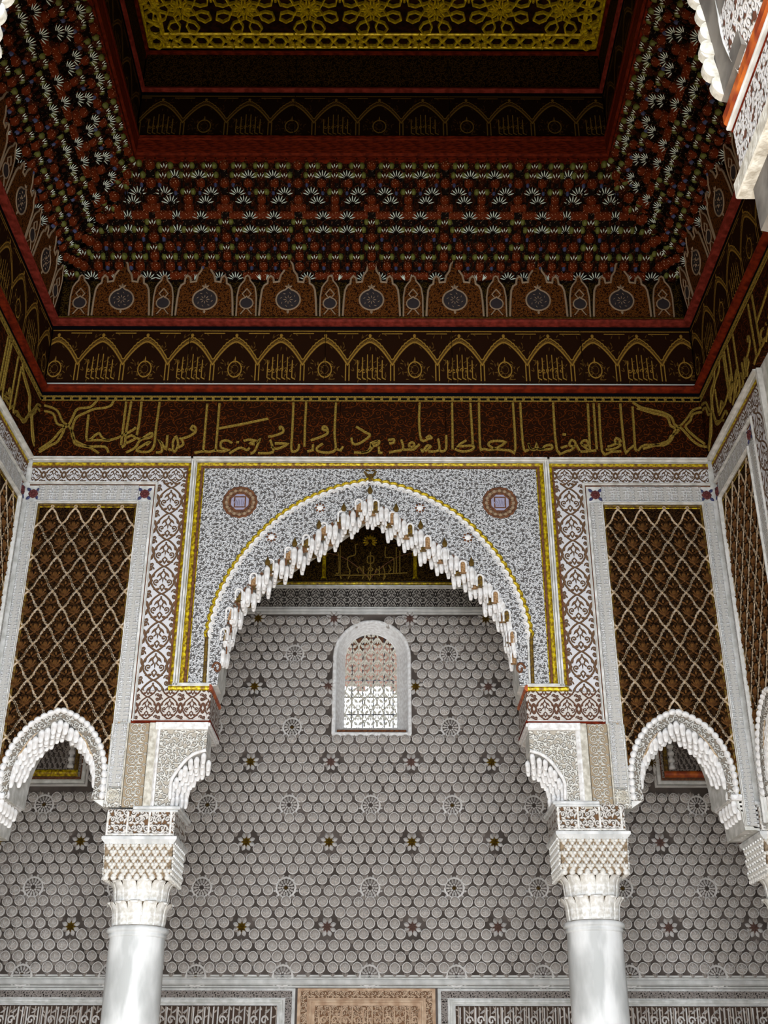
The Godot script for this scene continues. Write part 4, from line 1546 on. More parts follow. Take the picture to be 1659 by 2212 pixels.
func build_back_wall() -> void:
	var b := B.new()
	for s in [-1.0, 1.0]:
		var poly := PackedVector2Array([Vector2(s * 4.3, 0), Vector2(0, 0), Vector2(0, 3.97)])
		for i in 9:
			var a := PI / 2 * i / 8
			if i == 0:
				poly.append(Vector2(s * 0.275, 3.97))
			poly.append(Vector2(s * cos(a) * 0.275, 4.571 + sin(a) * 0.275))
		poly.append_array(PackedVector2Array([Vector2(0, 6.2), Vector2(s * 4.3, 6.2)]))
		b.extrude(poly, -2.3, -2.02, true)
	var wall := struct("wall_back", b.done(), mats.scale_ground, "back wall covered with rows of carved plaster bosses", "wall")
	# bosses on a close-packed grid
	var px := 0.0853
	var py := 0.0727
	var spots := []
	var buds: Array[Transform3D] = []
	for j in 37:
		var y := 2.318 + j * py
		if y > 4.905:
			continue
		for i in range(-47, 48):
			var x := (i + (0.5 if j % 2 else 0.0)) * px
			if not boss_fits(x, y):
				continue
			spots.append(Vector3(x + rng.randf_range(-0.004, 0.004), y + rng.randf_range(-0.003, 0.003), -2.021))
			for q in [[0.5, 0.36], [0.0, -0.62]]:
				buds.append(at(Vector3(x + px * q[0], y + py * q[1], -2.02), Basis().scaled(Vector3(1, 1, 1) * rng.randf_range(0.85, 1.15))))
	var eye := Vector3(0.083, 1.6, 6.5)
	spots.sort_custom(func(a: Vector3, c: Vector3) -> bool: return boss_rank(a, eye) < boss_rank(c, eye))
	var kinds := [boss_mesh(0), boss_mesh(1), boss_mesh(2)]
	var rest := [[], [], []]
	for i in spots.size():
		var k: int = [0, 0, 1, 0, 2, 0, 1][rng.randi() % 7]
		var xm := at(spots[i], Basis(Vector3(0, 0, 1), rng.randf_range(-0.12, 0.12)).scaled(Vector3.ONE * rng.randf_range(0.94, 1.04)))
		if i < 300:
			obj("boss", kinds[k], null, wall, xm)
		else:
			rest[k].append(xm)
	var all: Array[Transform3D] = []
	for k in 3:
		var list: Array[Transform3D] = []
		list.assign(rest[k])
		many("boss_field", kinds[k], null, wall, list)
	many("bud_field", wall_bud_mesh(), mats.boss_ground, wall, buds)
	# large ringed rosettes and small stars
	for j in range(0, 5):
		for i in range(-5, 6):
			var p := Vector3(i * 0.597 - 0.003, 2.268 + j * 0.5815, -2.02)
			if j > 0 and absf(p.x) < 0.35 and p.y > 3.8 or absf(p.x) > 3.2:
				continue
			var warm: bool = (i < 0 and (i + j) % 2 == 0) or rng.randf() < 0.3
			obj("ring_rosette", ring_rosette_mesh(warm), null, wall, at(p))
	for j in range(0, 5):
		for i in range(-5, 5):
			var p := Vector3((i + 0.5) * 0.597 - 0.003, 2.585 + j * 0.5815, -2.02)
			if p.y > 4.9:
				p.y = 4.885
			if absf(p.x) < 0.33 and p.y > 3.9 and p.y < 4.8:
				p.x = signf(p.x) * 0.335
			var warm: bool = i < -1 or rng.randf() < 0.3
			obj("star_rosette", star_mesh(warm), null, wall, at(p))


func boss_rank(a: Vector3, eye: Vector3) -> float:
	var hidden := absf(absf(a.x) - 1.52) < 0.30 or absf(a.x) > 2.4
	return a.distance_to(eye) + (5.0 if hidden else 0.0)


func boss_fits(x: float, y: float) -> bool:
	var gx := absf(fposmod(x + 0.003 + 0.2985, 0.597) - 0.2985)
	var gy := absf(fposmod(y - 2.268 + 0.29075, 0.5815) - 0.29075)
	if gx * gx + gy * gy < 0.088 * 0.088 and not (absf(x) < 0.4 and y > 3.8):
		return false
	var sx := absf(fposmod(x + 0.003, 0.597) - 0.2985)
	var sy := absf(fposmod(y - 2.585 + 0.29075, 0.5815) - 0.29075)
	if sx * sx + sy * sy < 0.066 * 0.066:
		return false
	if absf(x) < 0.317 and y > 3.935 and y < 4.60:
		return false
	if y >= 4.60 and Vector2(x, y - 4.571).length() < 0.312:
		return false
	if absf(x) > 2.055 and absf(x) < 2.85 and y > 3.53 and y < 4.3:
		return false
	return true


func many(called: String, m: Mesh, material: Material, parent: Node, list: Array[Transform3D]) -> void:
	if list.is_empty():
		return
	var mm := MultiMesh.new()
	mm.transform_format = MultiMesh.TRANSFORM_3D
	mm.mesh = m
	mm.instance_count = list.size()
	for i in list.size():
		mm.set_instance_transform(i, list[i])
	var o := MultiMeshInstance3D.new()
	o.name = called
	o.multimesh = mm
	o.material_override = material
	o.set_meta("kind", "stuff")
	parent.add_child(o, true)


# carved boss: shield-shaped dome with a raised pale rim and a palm leaf (0), whorl (1) or flower (2) within
func boss_mesh(kind: int) -> ArrayMesh:
	var b := B.new()
	b.group(1)
	var rings := 5
	var segs := 18
	var edge := func(t: float, r: float) -> Vector3:
		var out := 1.0 + 0.14 * maxf(0.0, sin(t)) ** 10
		return Vector3(cos(t) * r * 0.0385 * out, sin(t) * r * 0.0355 * out, 0.034 * sqrt(maxf(0.0, 1.0 - r * r)))
	for i in rings:
		for j in segs:
			var t0 := TAU * j / segs
			var t1 := TAU * (j + 1) / segs
			var r0 := float(i) / rings
			var r1 := float(i + 1) / rings
			if i == 0:
				b.tri(edge.call(0.0, 0.0), edge.call(t0, r1), edge.call(t1, r1))
			else:
				b.quad(edge.call(t0, r0), edge.call(t0, r1), edge.call(t1, r1), edge.call(t1, r0))
	b.group(-1)
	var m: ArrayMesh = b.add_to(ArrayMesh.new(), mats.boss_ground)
	var c := B.new()
	var N := Vector3(0, 0, 1)
	var rim := PackedVector3Array()
	for j in 20:
		rim.append(edge.call(TAU * j / 20 + PI / 2, 0.88) + Vector3(0, 0, -0.001))
	c.sweep(rim, N, fillet(0.0038, 4), true, 1)
	match kind:
		0:
			c.leaf(Vector3(0, -0.012, 0.0320), Vector3(0, 1, -0.1), N, 0.032, 0.0115, 0.011)
			for s in [-1.0, 1.0]:
				c.leaf(Vector3(s * 0.004, -0.016, 0.0310), Vector3(s * 0.45, 1, -0.12).normalized(), N, 0.033, 0.0095, 0.011, -s * 0.35)
				c.leaf(Vector3(s * 0.008, -0.018, 0.0300), Vector3(s * 0.95, 0.7, -0.35).normalized(), N, 0.027, 0.0085, 0.010, -s * 0.45)
				c.leaf(Vector3(s * 0.003, -0.018, 0.0285), Vector3(s * 0.8, -0.5, -0.4).normalized(), N, 0.016, 0.008, 0.008)
		1:
			for i in 5:
				var a := TAU * i / 5 + 0.3
				c.leaf(Vector3(cos(a), sin(a), 0) * 0.004 + Vector3(0, 0, 0.0330), Vector3(cos(a), sin(a), -0.3).normalized(), N, 0.026, 0.0115, 0.011, 0.8)
		_:
			for i in 8:
				var a := TAU * i / 8
				c.leaf(Vector3(cos(a), sin(a), 0) * 0.007 + Vector3(0, 0, 0.0325), Vector3(cos(a), sin(a), -0.3).normalized(), N, 0.022, 0.0095, 0.010)
			c.dome(Vector3(0, 0, 0.0295), N, Vector3(1, 0, 0), 0.007, 0.007, 0.009, 7, 2)
	return c.add_to(m, mats.scale_plaster)


func wall_bud_mesh() -> ArrayMesh:
	var b := B.new()
	var N := Vector3(0, 0, 1)
	b.leaf(Vector3(0, -0.014, 0), Vector3(0, 1, 0), N, 0.036, 0.02, 0.02)
	for s in [-1.0, 1.0]:
		b.leaf(Vector3(0, -0.012, 0), Vector3(s * 0.8, 0.6, 0).normalized(), N, 0.03, 0.014, 0.016, s * 0.4)
	return b.done()


func ring_rosette_mesh(warm: bool) -> ArrayMesh:
	var k := "ring_rosette" + str(warm)
	if not cache.has(k):
		var b := B.new()
		var N := Vector3(0, 0, 1)
		var pts := PackedVector3Array()
		for i in 32:
			pts.append(Vector3(cos(TAU * i / 32), sin(TAU * i / 32), 0) * (0.068 + 0.002 * cos(i * PI)))
		b.sweep(pts, N, fillet(0.008, 5), true, 1)
		for i in 14:
			var a := TAU * i / 14
			b.leaf(Vector3(cos(a), sin(a), 0) * 0.028, Vector3(cos(a), sin(a), 0), N, 0.036, 0.0155, 0.016)
		for i in 8:
			var a := TAU * i / 8
			b.dome(Vector3(cos(a), sin(a), 0) * 0.0225, N, Vector3(1, 0, 0), 0.008, 0.008, 0.011, 6, 2)
		for i in 12:
			var a := TAU * (i + 0.5) / 12
			b.leaf(Vector3(cos(a), sin(a), 0) * 0.074, Vector3(cos(a), sin(a), 0), N, 0.018, 0.018, 0.010)
		var m: ArrayMesh = b.add_to(ArrayMesh.new(), mats.scale_plaster)
		var c := B.new()
		for i in 6:
			var a := TAU * i / 6
			c.leaf(Vector3.ZERO, Vector3(cos(a), sin(a), 0), N, 0.017, 0.008, 0.010)
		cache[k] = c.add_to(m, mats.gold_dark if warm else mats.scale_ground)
	return cache[k]


func star_mesh(warm: bool) -> ArrayMesh:
	var k := "star" + str(warm)
	if not cache.has(k):
		var b := B.new()
		var N := Vector3(0, 0, 1)
		for i in 8:
			var a := TAU * i / 8
			b.leaf(Vector3.ZERO, Vector3(cos(a), sin(a), 0), N, 0.038, 0.019, 0.016)
		var m: ArrayMesh = b.add_to(ArrayMesh.new(), mats.gold_dark if warm else mats.star_brown)
		var c := B.new()
		for i in 8:
			var a := TAU * (i + 0.5) / 8
			c.leaf(Vector3(cos(a), sin(a), 0) * 0.024, Vector3(cos(a), sin(a), 0), N, 0.044, 0.030, 0.022)
		cache[k] = c.add_to(m, mats.scale_plaster)
	return cache[k]


func build_window() -> void:
	# plaster reveal, splayed, with a sloping sill
	var a := window_loop(0.275, 3.97, 4.846, -2.015)
	var e := window_loop(0.204, 4.075, 4.842, -2.26, -0.010)
	var b := B.new()
	b.group(5)
	for i in a.size():
		var k := (i + 1) % a.size()
		if i == 0 or k == 1 or k == 0:
			b.group(-1)
		else:
			b.group(5)
		b.quad(a[i], a[k], e[k], e[i])
	b.group(-1)
	var w := struct("window_1", b.done(), mats.white_cell, "white arched window with a carved plaster screen", "window")
	b = B.new()
	b.sweep(window_loop(0.287, 3.958, 4.858, -2.018), Vector3(0, 0, 1), fillet(0.016, 6), true, 1)
	obj("window_rim", b.done(), mats.white_cell, w)
	obj("sill_strip", box_mesh(Vector3(-0.262, 3.976, -2.05), Vector3(0.262, 3.992, -2.012), 0.003), mats.brown_stain, w)  # brown strip paints both stain and shadow along the sill
	# screen: ogee tracery cells
	var cw := 0.0985
	var ch := 0.0905
	var m := tracery_mesh(cw, ch)
	for row in 9:
		for i in range(-3, 4):
			var x := -0.010 + (i + (0.5 if row % 2 else 0.0)) * cw
			var y := 4.085 + row * ch
			if absf(x + 0.010) > 0.215:
				continue
			if y > 4.66 and Vector2(x + 0.010, y + 0.02 - 4.638).length() > 0.20:
				continue
			obj("tracery_cell", m, mats.plaster_warm, w, at(Vector3(x, y, -2.262)))
	b = B.new()
	for x in [-0.16, -0.075, 0.01, 0.095, 0.165]:
		b.box(Vector3(x - 0.005, 4.06, -2.292), Vector3(x + 0.005, 4.83, -2.282))
	for y in [4.19, 4.33, 4.47]:
		b.box(Vector3(-0.22, y - 0.005, -2.30), Vector3(0.20, y + 0.005, -2.29))
	obj("window_bars", b.done(), mats.bar_iron, w)
	# the timber eave and its wall bracket outside, which fill the window's head
	var o := B.new()
	o.box(Vector3(-2.0, 4.77, -3.4), Vector3(2.0, 4.9, -2.31), 0.01)
	for i in 14:
		o.box(Vector3(-1.95 + i * 0.3, 4.71, -3.35), Vector3(-1.87 + i * 0.3, 4.78, -2.31), 0.005)
	var ev := obj("outdoor_eave", o.done(), mats.brown_stain, self)
	tag(ev, "brown timber eave outside, seen through the window head", "eave")


func tracery_mesh(cw: float, ch: float) -> ArrayMesh:
	var b := B.new()
	var N := Vector3(0, 0, 1)
	var rb := pv2([[-0.0055, 0], [-0.0055, 0.008], [0.0055, 0.008], [0.0055, 0], [-0.0055, 0]])
	for s in [-1.0, 1.0]:
		var pts := PackedVector3Array()
		for i in 9:
			var t := i / 8.0
			pts.append(Vector3(s * cw * 0.5 * (1.0 - t) ** 1.0 * (1.0 + 0.55 * sin(PI * t)), ch * (t - 0.1 * sin(TAU * t)), 0))
		b.sweep(pts, N, rb, false, 0, false)
		var sp := PackedVector3Array()
		for i in 10:
			var q := TAU * i / 9.0 * 0.95
			sp.append(Vector3(s * (0.009 + 0.007 * cos(q)), ch * 0.9 + 0.007 * sin(q), 0.001))
		b.sweep(sp, N, pv2([[-0.003, 0], [-0.003, 0.006], [0.003, 0.006], [0.003, 0]]), false, 0, false)
		b.leaf(Vector3(s * 0.004, 0.008, 0), Vector3(s * 0.45, 1, 0).normalized(), N, 0.044, 0.018, 0.006, -s * 0.3)
		b.leaf(Vector3(s * 0.010, 0.012, 0), Vector3(s, 0.35, 0).normalized(), N, 0.032, 0.015, 0.006, s * 0.6)
		b.leaf(Vector3(s * 0.022, 0.045, 0), Vector3(-s * 0.2, 1, 0).normalized(), N, 0.032, 0.013, 0.006, s * 0.3)
		b.leaf(Vector3(s * 0.04, 0.03, 0), Vector3(s * 0.2, 0.8, 0).normalized(), N, 0.028, 0.012, 0.006, 0.0)
		b.leaf(Vector3(s * 0.006, 0.0, 0), Vector3(s * 0.2, -1, 0).normalized(), N, 0.032, 0.014, 0.006, 0.0)
	b.leaf(Vector3(0, 0.045, 0), Vector3(0, 1, 0), N, 0.032, 0.015, 0.006)
	return b.done()


# ---- pieces fixed to the back wall
func ink_mesh(strokes: Array, r0: float, h: float) -> ArrayMesh:
	var b := B.new()
	for s in strokes:
		var pts := PackedVector2Array()
		for i in range(0, s.size(), 2):
			pts.append(Vector2(s[i] / 1000.0, s[i + 1] / 1000.0))
		var q := smooth_path(pts, 3) if pts.size() > 3 else pts
		b.sweep(pv3(q, 0.0), Vector3(0, 0, 1), pv2([[-r0, 0.0], [-r0 * 0.7, h], [r0 * 0.7, h], [r0, 0.0]]), false, 0, false)
	return b.done()


func build_back_wall_things() -> void:
	# upper moulding, carved frieze, gilt moulding and dark lettered tympanum
	var x := 3.2
	var t1 := B.new()
	for q in [[4.932, 0.012], [4.957, 0.016], [4.978, 0.008]]:
		t1.sweep(PackedVector3Array([Vector3(-x, q[0], -2.02), Vector3(x, q[0], -2.02)]), Vector3(0, 0, 1), fillet(q[1]))
	struct("trim_1", t1.done(), mats.spare_plaster, "grey moulding above the rows of bosses", "moulding")
	var fr := obj("carved_frieze", box_mesh(Vector3(-x, 4.985, -2.03), Vector3(x, 5.135, -2.004), 0.002, Vector3(0, 5.14, 0)), mats.vine_grey, self)
	tag(fr, "dark carved frieze band under the gilt line, behind the great arch", "frieze")
	var t2 := B.new()
	t2.sweep(PackedVector3Array([Vector3(-x, 5.152, -2.02), Vector3(x, 5.152, -2.02)]), Vector3(0, 0, 1), step_prof(0.016, 0.03))
	struct("trim_2", t2.done(), mats.plaster, "white fillet over the dark frieze band", "moulding")
	var t3 := B.new()
	t3.sweep(PackedVector3Array([Vector3(-x, 5.186, -2.02), Vector3(x, 5.186, -2.02)]), Vector3(0, 0, 1), fillet(0.014))
	struct("trim_3", t3.done(), mats.gold, "gilt roll under the dark lettered panel", "moulding")
	var ty := thing("lettered_tympanum", "dark brown panel with angular gilt lettering behind the great arch crown", "panel", Transform3D())
	obj("board", box_mesh(Vector3(-x, 5.205, -2.03), Vector3(x, 5.95, -1.995), 0.003), mats.wood_night, ty)
	obj("lettering", ink_mesh(KUFIC_0, 0.005, 0.006), mats.gilt_paint, ty, at(Vector3(0, 0, -1.996)))
	for px in [-0.389, 0.341]:
		var c := B.new()
		c.lathe(pv2([[0.024, 5.207], [0.024, 5.222], [0.017, 5.232], [0.016, 5.40], [0.024, 5.415], [0.024, 5.44]]), Vector3(px, 0, -1.985), 10)
		obj("small_column", c.done(), mats.gold, ty)
		var h := B.new()
		var pts := PackedVector3Array()
		for sg in [-1.0, 1.0]:
			pts.clear()
			for i in 9:
				var u := i / 8.0
				pts.append(Vector3(px + sg * 0.36 * u, 5.44 + 0.0 - 0.22 * u * u, -1.994))
			h.sweep(pts, Vector3(0, 0, 1), fillet(0.004, 4), false, 1)
		obj("painted_arch", h.done(), mats.brown_stain, ty)
	var fl := B.new()
	for i in 11:
		var a := -0.7 + (PI + 1.4) * i / 10
		fl.leaf(Vector3(-0.022 + cos(a) * 0.016, 5.545 + sin(a) * 0.016, -1.994), Vector3(cos(a), sin(a), 0), Vector3(0, 0, 1), 0.045, 0.02, 0.012)
	obj("gilt_palmette", fl.done(), mats.gold, ty)
	# lower moulding and inscription panels
	var t4 := B.new()
	for q in [[2.268, 0.007], [2.229, 0.022], [2.198, 0.007]]:
		t4.sweep(PackedVector3Array([Vector3(-x, q[0], -2.02), Vector3(x, q[0], -2.02)]), Vector3(0, 0, 1), fillet(q[1]))
	struct("trim_4", t4.done(), mats.spare_plaster, "pale roll moulding under the rows of bosses", "moulding")
	var pink := B.new()
	pink.sweep(PackedVector3Array([Vector3(-x, 2.250, -2.02), Vector3(x, 2.250, -2.02)]), Vector3(0, 0, 1), fillet(0.009))
	struct("trim_5", pink.done(), mats.plaster, "white line on the roll moulding under the bosses", "moulding")
	inscription_panel(-3.2, -0.507, true, false, "grey-brown carved inscription panel left of the tan panel", false)
	inscription_panel(-0.492, 0.447, true, true, "tan carved panel between the two grey-brown inscription panels", true)
	inscription_panel(0.462, 3.2, false, true, "grey-brown carved inscription panel right of the tan panel", false)
	niche(-1.0)
	niche(1.0)


func inscription_panel(x0: float, x1: float, end1: bool, end0: bool, label: String, tan: bool) -> void:
	var o := thing("inscription_panel", label, "panel", Transform3D(), "inscription panels")
	var m0: Material = mats.tan_plaster if tan else mats.spare_plaster
	var key: Material = mats.tan_scroll if tan else mats.small_key
	var field: Material = mats.tan_scroll if tan else mats.lower_script
	obj("ground", box_mesh(Vector3(x0, 1.2, -2.03), Vector3(x1, 2.188, -2.005), 0.002), m0, o)
	var a := x0 + (0.022 if end0 else 0.0)
	var c := x1 - (0.022 if end1 else 0.0)
	slab(o, "key_band", key, a, 2.128, c, 2.172, -2.01, -1.998, a, 2.172)
	if end0:
		slab(o, "key_band", key, a, 1.2, a + 0.045, 2.125, -2.01, -1.998, a, 2.172)
	if end1:
		slab(o, "key_band", key, c - 0.045, 1.2, c, 2.125, -2.01, -1.998, c, 2.172)
	var f0 := a + (0.068 if end0 else 0.0)
	var f1 := c - (0.068 if end1 else 0.0)
	var path := []
	if end0:
		path.append([f0, 1.2])
	path.append([f0, 2.105])
	path.append([f1, 2.105])
	if end1:
		path.append([f1, 1.2])
	moulding(o, "white_fillet", mats.tan_plaster if tan else mats.plaster, path, -2.005, step_prof(0.014, 0.022))
	var g0 := f0 + (0.03 if end0 else 0.0)
	var g1 := f1 - (0.03 if end1 else 0.0)
	slab(o, "carved_field", field, g0, 1.2, g1, 2.078, -2.01, -1.996, g0, 2.078)
	# raised uprights and scrolls of the lettering
	var b := B.new()
	var rg := RandomNumberGenerator.new()
	rg.seed = int(absf(x0) * 100) + 5
	var xx := g0 + 0.03
	while xx < g1 - 0.03:
		b.sweep(PackedVector3Array([Vector3(xx, 2.068, -1.997), Vector3(xx - 0.004, 1.85, -1.997)]), Vector3(0, 0, 1), fillet(0.0055, 4))
		if rg.randf() < 0.5:
			var sp := PackedVector3Array()
			for i in 14:
				var q := i / 13.0 * TAU * 1.1
				sp.append(Vector3(xx + 0.03 + (0.026 - 0.0016 * i) * cos(q), 1.985 + rg.randf() * 0.003 + (0.03 - 0.0018 * i) * sin(q), -1.997))
			b.sweep(sp, Vector3(0, 0, 1), fillet(0.006, 4))
			b.leaf(Vector3(xx + 0.03, 2.03, -1.997), Vector3(1, 0.4, 0).normalized(), Vector3(0, 0, 1), 0.045, 0.016, 0.012, 0.3)
			xx += 0.075
		else:
			xx += 0.03
	obj("raised_lettering", b.done(), mats.tan_plaster if tan else mats.scale_plaster, o)


func niche(s: float) -> void:
	var w := "left" if s < 0 else "right"
	var o := thing("framed_niche", "square framed niche with gilt sill seen through the %s small arch" % w, "niche", Transform3D(), "framed niches")
	var X := func(x: float) -> float: return x * s
	var x0: float = 2.10
	var x1: float = 2.86
	var y0 := 3.572
	var y1 := 4.35
	var path := [[X.call(x1), y1], [X.call(x1), y0], [X.call(x0), y0], [X.call(x0), y1]]
	if s > 0:
		path.reverse()
	path = path
	var inn := 1.0
	var p3 := pv3(path, -2.02)
	var b := B.new()
	b.sweep(p3, Vector3(0, 0, 1), fillet(0.010, 5))
	obj("dentil_edge", b.done(), mats.scale_plaster, o)
	for st in [[0.028, 0.016, "white_roll", mats.plaster], [0.052, 0.012, "brown_line", mats.brown_stain]]:
		var q := [[X.call(x1 - st[0]), y1], [X.call(x1 - st[0]), y0 + st[0]], [X.call(x0 + st[0]), y0 + st[0]], [X.call(x0 + st[0]), y1]]
		var c := B.new()
		c.sweep(pv3(q, -2.02), Vector3(0, 0, 1), fillet(st[1], 6))
		obj(st[2], c.done(), st[3], o)
	obj("dark_panel", box_mesh(Vector3(minf(X.call(x0 + 0.05), X.call(x1 - 0.05)), y0 + 0.06, -2.03), Vector3(maxf(X.call(x0 + 0.05), X.call(x1 - 0.05)), y1, -2.006)), mats.small_key, o)
	var g := B.new()
	g.sweep(PackedVector3Array([Vector3(X.call(x0 + 0.065), y0 + 0.085, -2.0), Vector3(X.call(x1 - 0.065), y0 + 0.085, -2.0)]), Vector3(0, 0, 1), fillet(0.026, 6))
	obj("gilt_sill", g.done(), mats.gold if s < 0 else mats.orange_wood, o)
	var gj := B.new()
	gj.sweep(PackedVector3Array([Vector3(X.call(x0 + 0.085), y0 + 0.06, -2.005), Vector3(X.call(x0 + 0.085), y1, -2.005)]), Vector3(0, 0, 1), fillet(0.017, 6))
	obj("gilt_jamb", gj.done(), mats.gold_dark, o)
	for k in 7:
		var d := B.new()
		d.lathe(pv2([[0.0, 0.0], [0.022, 0.004], [0.026, 0.018], [0.022, 0.03], [0.014, 0.036], [0.014, 0.052]]), Vector3(X.call(x0 + 0.128), y0 + 0.118 + k * 0.052, -2.0), 8)
		obj("white_knob", d.done(), mats.white_cell, o)
	# carved lining seen as dark pointed leaves
	var lf := B.new()
	for r in 8:
		for i in 12:
			var lx: float = X.call(x0 + 0.185 + i * 0.038 + (0.019 if r % 2 else 0.0))
			lf.leaf(Vector3(lx, y0 + 0.12 + r * 0.04, -2.006), Vector3(0, 1, 0), Vector3(0, 0, 1), 0.045, 0.02, 0.012, 0.2)
	obj("leaf_lining", lf.done(), mats.scale_ground, o)

# ============================================================ painted timber above
func ring_path(r: float, y: float) -> PackedVector3Array:
	return PackedVector3Array([Vector3(r, y, HALL_Z - r), Vector3(-r, y, HALL_Z - r), Vector3(-r, y, HALL_Z + r), Vector3(r, y, HALL_Z + r)])


func ring(called: String, r: float, prof: Array, m: Material, label: String) -> void:       # prof: (towards the middle, height)
	var b := B.new()
	b.sweep(ring_path(r, 0.0), Vector3.UP, pv2(prof), true)
	struct(called, b.done(), m, label, "moulding")


func ceiling_rings() -> void:
	ring("trim_6", W, [[-0.05, 5.672], [0.0, 5.672], [0.0, 5.708], [-0.05, 5.708]], mats.gap_shade, "black hollow under the lower red roll moulding")
	ring("trim_7", W, [[-0.05, 5.704], [0.01, 5.704], [0.035, 5.712], [0.045, 5.725], [0.038, 5.742], [0.02, 5.748], [-0.05, 5.75]], mats.red_wood, "lower red roll moulding above the script frieze")
	ring("trim_8", W, [[-0.05, 5.749], [0.022, 5.749], [0.022, 5.762], [0.01, 5.766], [-0.05, 5.80]], mats.line_white, "thin white line above the lower red moulding")
	ring("trim_9", W, [[-0.05, 6.205], [0.004, 6.205], [0.004, 6.235], [-0.05, 6.235]], mats.gap_shade, "black hollow under the upper pink roll moulding")
	ring("trim_10", W, [[-0.05, 6.231], [0.02, 6.231], [0.048, 6.240], [0.056, 6.254], [0.048, 6.270], [0.02, 6.276], [-0.05, 6.276]], mats.pink_wood, "upper pink red roll moulding below the painted panels")
	ring("trim_11", W, [[-0.05, 6.276], [0.03, 6.276], [0.03, 6.292], [-0.05, 6.30]], mats.gold_dark, "dull gilt line above the pink moulding")
	ring("trim_12", 1.60, [[-0.04, 7.185], [0.0, 7.185], [0.0, 7.225], [0.014, 7.235], [0.014, 7.35], [0.02, 7.36], [0.02, 7.385], [-0.05, 7.385]], mats.red_wood, "broad red frame board at the top of the cove")
	ring("trim_13", 1.61, [[-0.04, 7.795], [0.0, 7.795], [0.0, 7.815], [-0.04, 7.815]], mats.gap_shade, "dark hollow above the dim arched frieze")
	ring("trim_14", 1.61, [[-0.04, 7.815], [0.014, 7.815], [0.026, 7.83], [0.02, 7.848], [-0.04, 7.855]], mats.pink_wood, "reddish roll moulding high in the shaft")
	ring("trim_15", 1.61, [[-0.04, 8.185], [0.012, 8.185], [0.018, 8.2], [0.01, 8.215], [-0.04, 8.215]], mats.red_wood, "thin red edge round the lattice ceiling")


func board(parent: Node3D, called: String, m: Material, x0: float, x1: float, y0: float, y1: float, z: float, ox := 0.0, oy := 0.0) -> void:
	obj(called, box_mesh(Vector3(x0 + 0.0015, y0, z - 0.03), Vector3(x1 - 0.0015, y1, z), 0.002, Vector3(ox, oy, 0)), m, parent)


func where(side: String) -> String:
	return {"far": "straight above the great arch", "right": "along the right side", "left": "along the left side"}[side]


func ceiling_side(xf: Transform3D, side: String) -> void:
	var w := where(side)
	var far := side == "far"
	# script frieze
	var o := thing("script_frieze", "red-brown timber frieze with long gilt script %s" % w, "frieze", xf, "script friezes")
	var seams := [-2.175, -1.155, -0.2, 0.49, 1.23, 2.175]
	for i in 5:
		board(o, "frieze_board", mats.wood_scroll, seams[i], seams[i + 1], 5.222, 5.636, 0.0, i * 0.13, 5.2)
	var d := B.new()
	d.box(Vector3(-2.17, 5.636, -0.02), Vector3(2.17, 5.644, 0.004), 0.001)
	d.box(Vector3(-2.17, 5.664, -0.02), Vector3(2.17, 5.674, 0.006), 0.001)
	for i in 74:
		d.box(Vector3(-2.16 + i * 0.0585, 5.644, -0.02), Vector3(-2.142 + i * 0.0585, 5.664, 0.003))
	obj("dentil_row", d.done(), mats.gilt_paint, o)
	obj("dentil_ground", box_mesh(Vector3(-2.17, 5.63, -0.03), Vector3(2.17, 5.675, -0.004)), mats.gap_shade, o)
	for g in [SCRIPT_0, SCRIPT_1, SCRIPT_2, SCRIPT_3]:
		obj("gilt_script", ink_cached(g), mats.gilt_paint, o, at(Vector3(0, 0, 0.0005)))
	# arcaded frieze
	o = thing("arcaded_frieze", "dark painted timber frieze of small gilt arches and ovals %s" % w, "frieze", xf, "arcaded friezes")
	seams = [-2.165, -1.23, -0.31, 0.545, 1.42, 2.165]
	for i in 5:
		board(o, "frieze_board", mats.arcade_paint, seams[i], seams[i + 1], 5.785, 6.206, 0.005, -0.4605, 6.206)
	# panels that stand before the cove
	o = thing("panel_row", "row of cusped brown panels with cream outlines and ovals %s" % w, "panel row", xf, "cusped panel rows")
	var big := big_panel_mesh()
	var small := small_panel_mesh()
	for i in range(-3, 4):
		obj("cusped_panel", big, null, o, Transform3D(Basis(), Vector3(i * 0.572, 6.30, 0.030)) * Transform3D(Basis(Vector3(1, 0, 0), 0.14), Vector3.ZERO) * Transform3D(Basis(), Vector3(0, -6.30, 0)))
	for i in range(-4, 4):
		if absf(i + 0.5) < 3.6:
			obj("narrow_panel", small, null, o, Transform3D(Basis(), Vector3((i + 0.5) * 0.572, 6.30, 0.026)) * Transform3D(Basis(Vector3(1, 0, 0), 0.14), Vector3.ZERO) * Transform3D(Basis(), Vector3(0, -6.30, 0)))
	obj("panel_ground", box_mesh(Vector3(-2.14, 6.29, -0.02), Vector3(2.14, 6.60, 0.012)), mats.wood_night, o)
	cove(xf, side, w)
	# shaft above the cove
	var z := W - 1.615
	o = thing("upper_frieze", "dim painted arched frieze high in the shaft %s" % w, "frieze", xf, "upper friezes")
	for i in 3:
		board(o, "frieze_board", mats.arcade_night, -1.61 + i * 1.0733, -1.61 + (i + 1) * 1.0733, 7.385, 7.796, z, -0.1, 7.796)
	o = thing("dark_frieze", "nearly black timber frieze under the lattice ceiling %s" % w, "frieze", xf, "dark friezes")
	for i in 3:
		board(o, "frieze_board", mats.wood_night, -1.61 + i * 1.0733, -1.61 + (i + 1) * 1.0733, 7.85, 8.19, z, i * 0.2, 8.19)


func ink_cached(g: Array) -> ArrayMesh:
	if not cache.has(g):
		cache[g] = ink_mesh(g, 0.0085, 0.007)
	return cache[g]


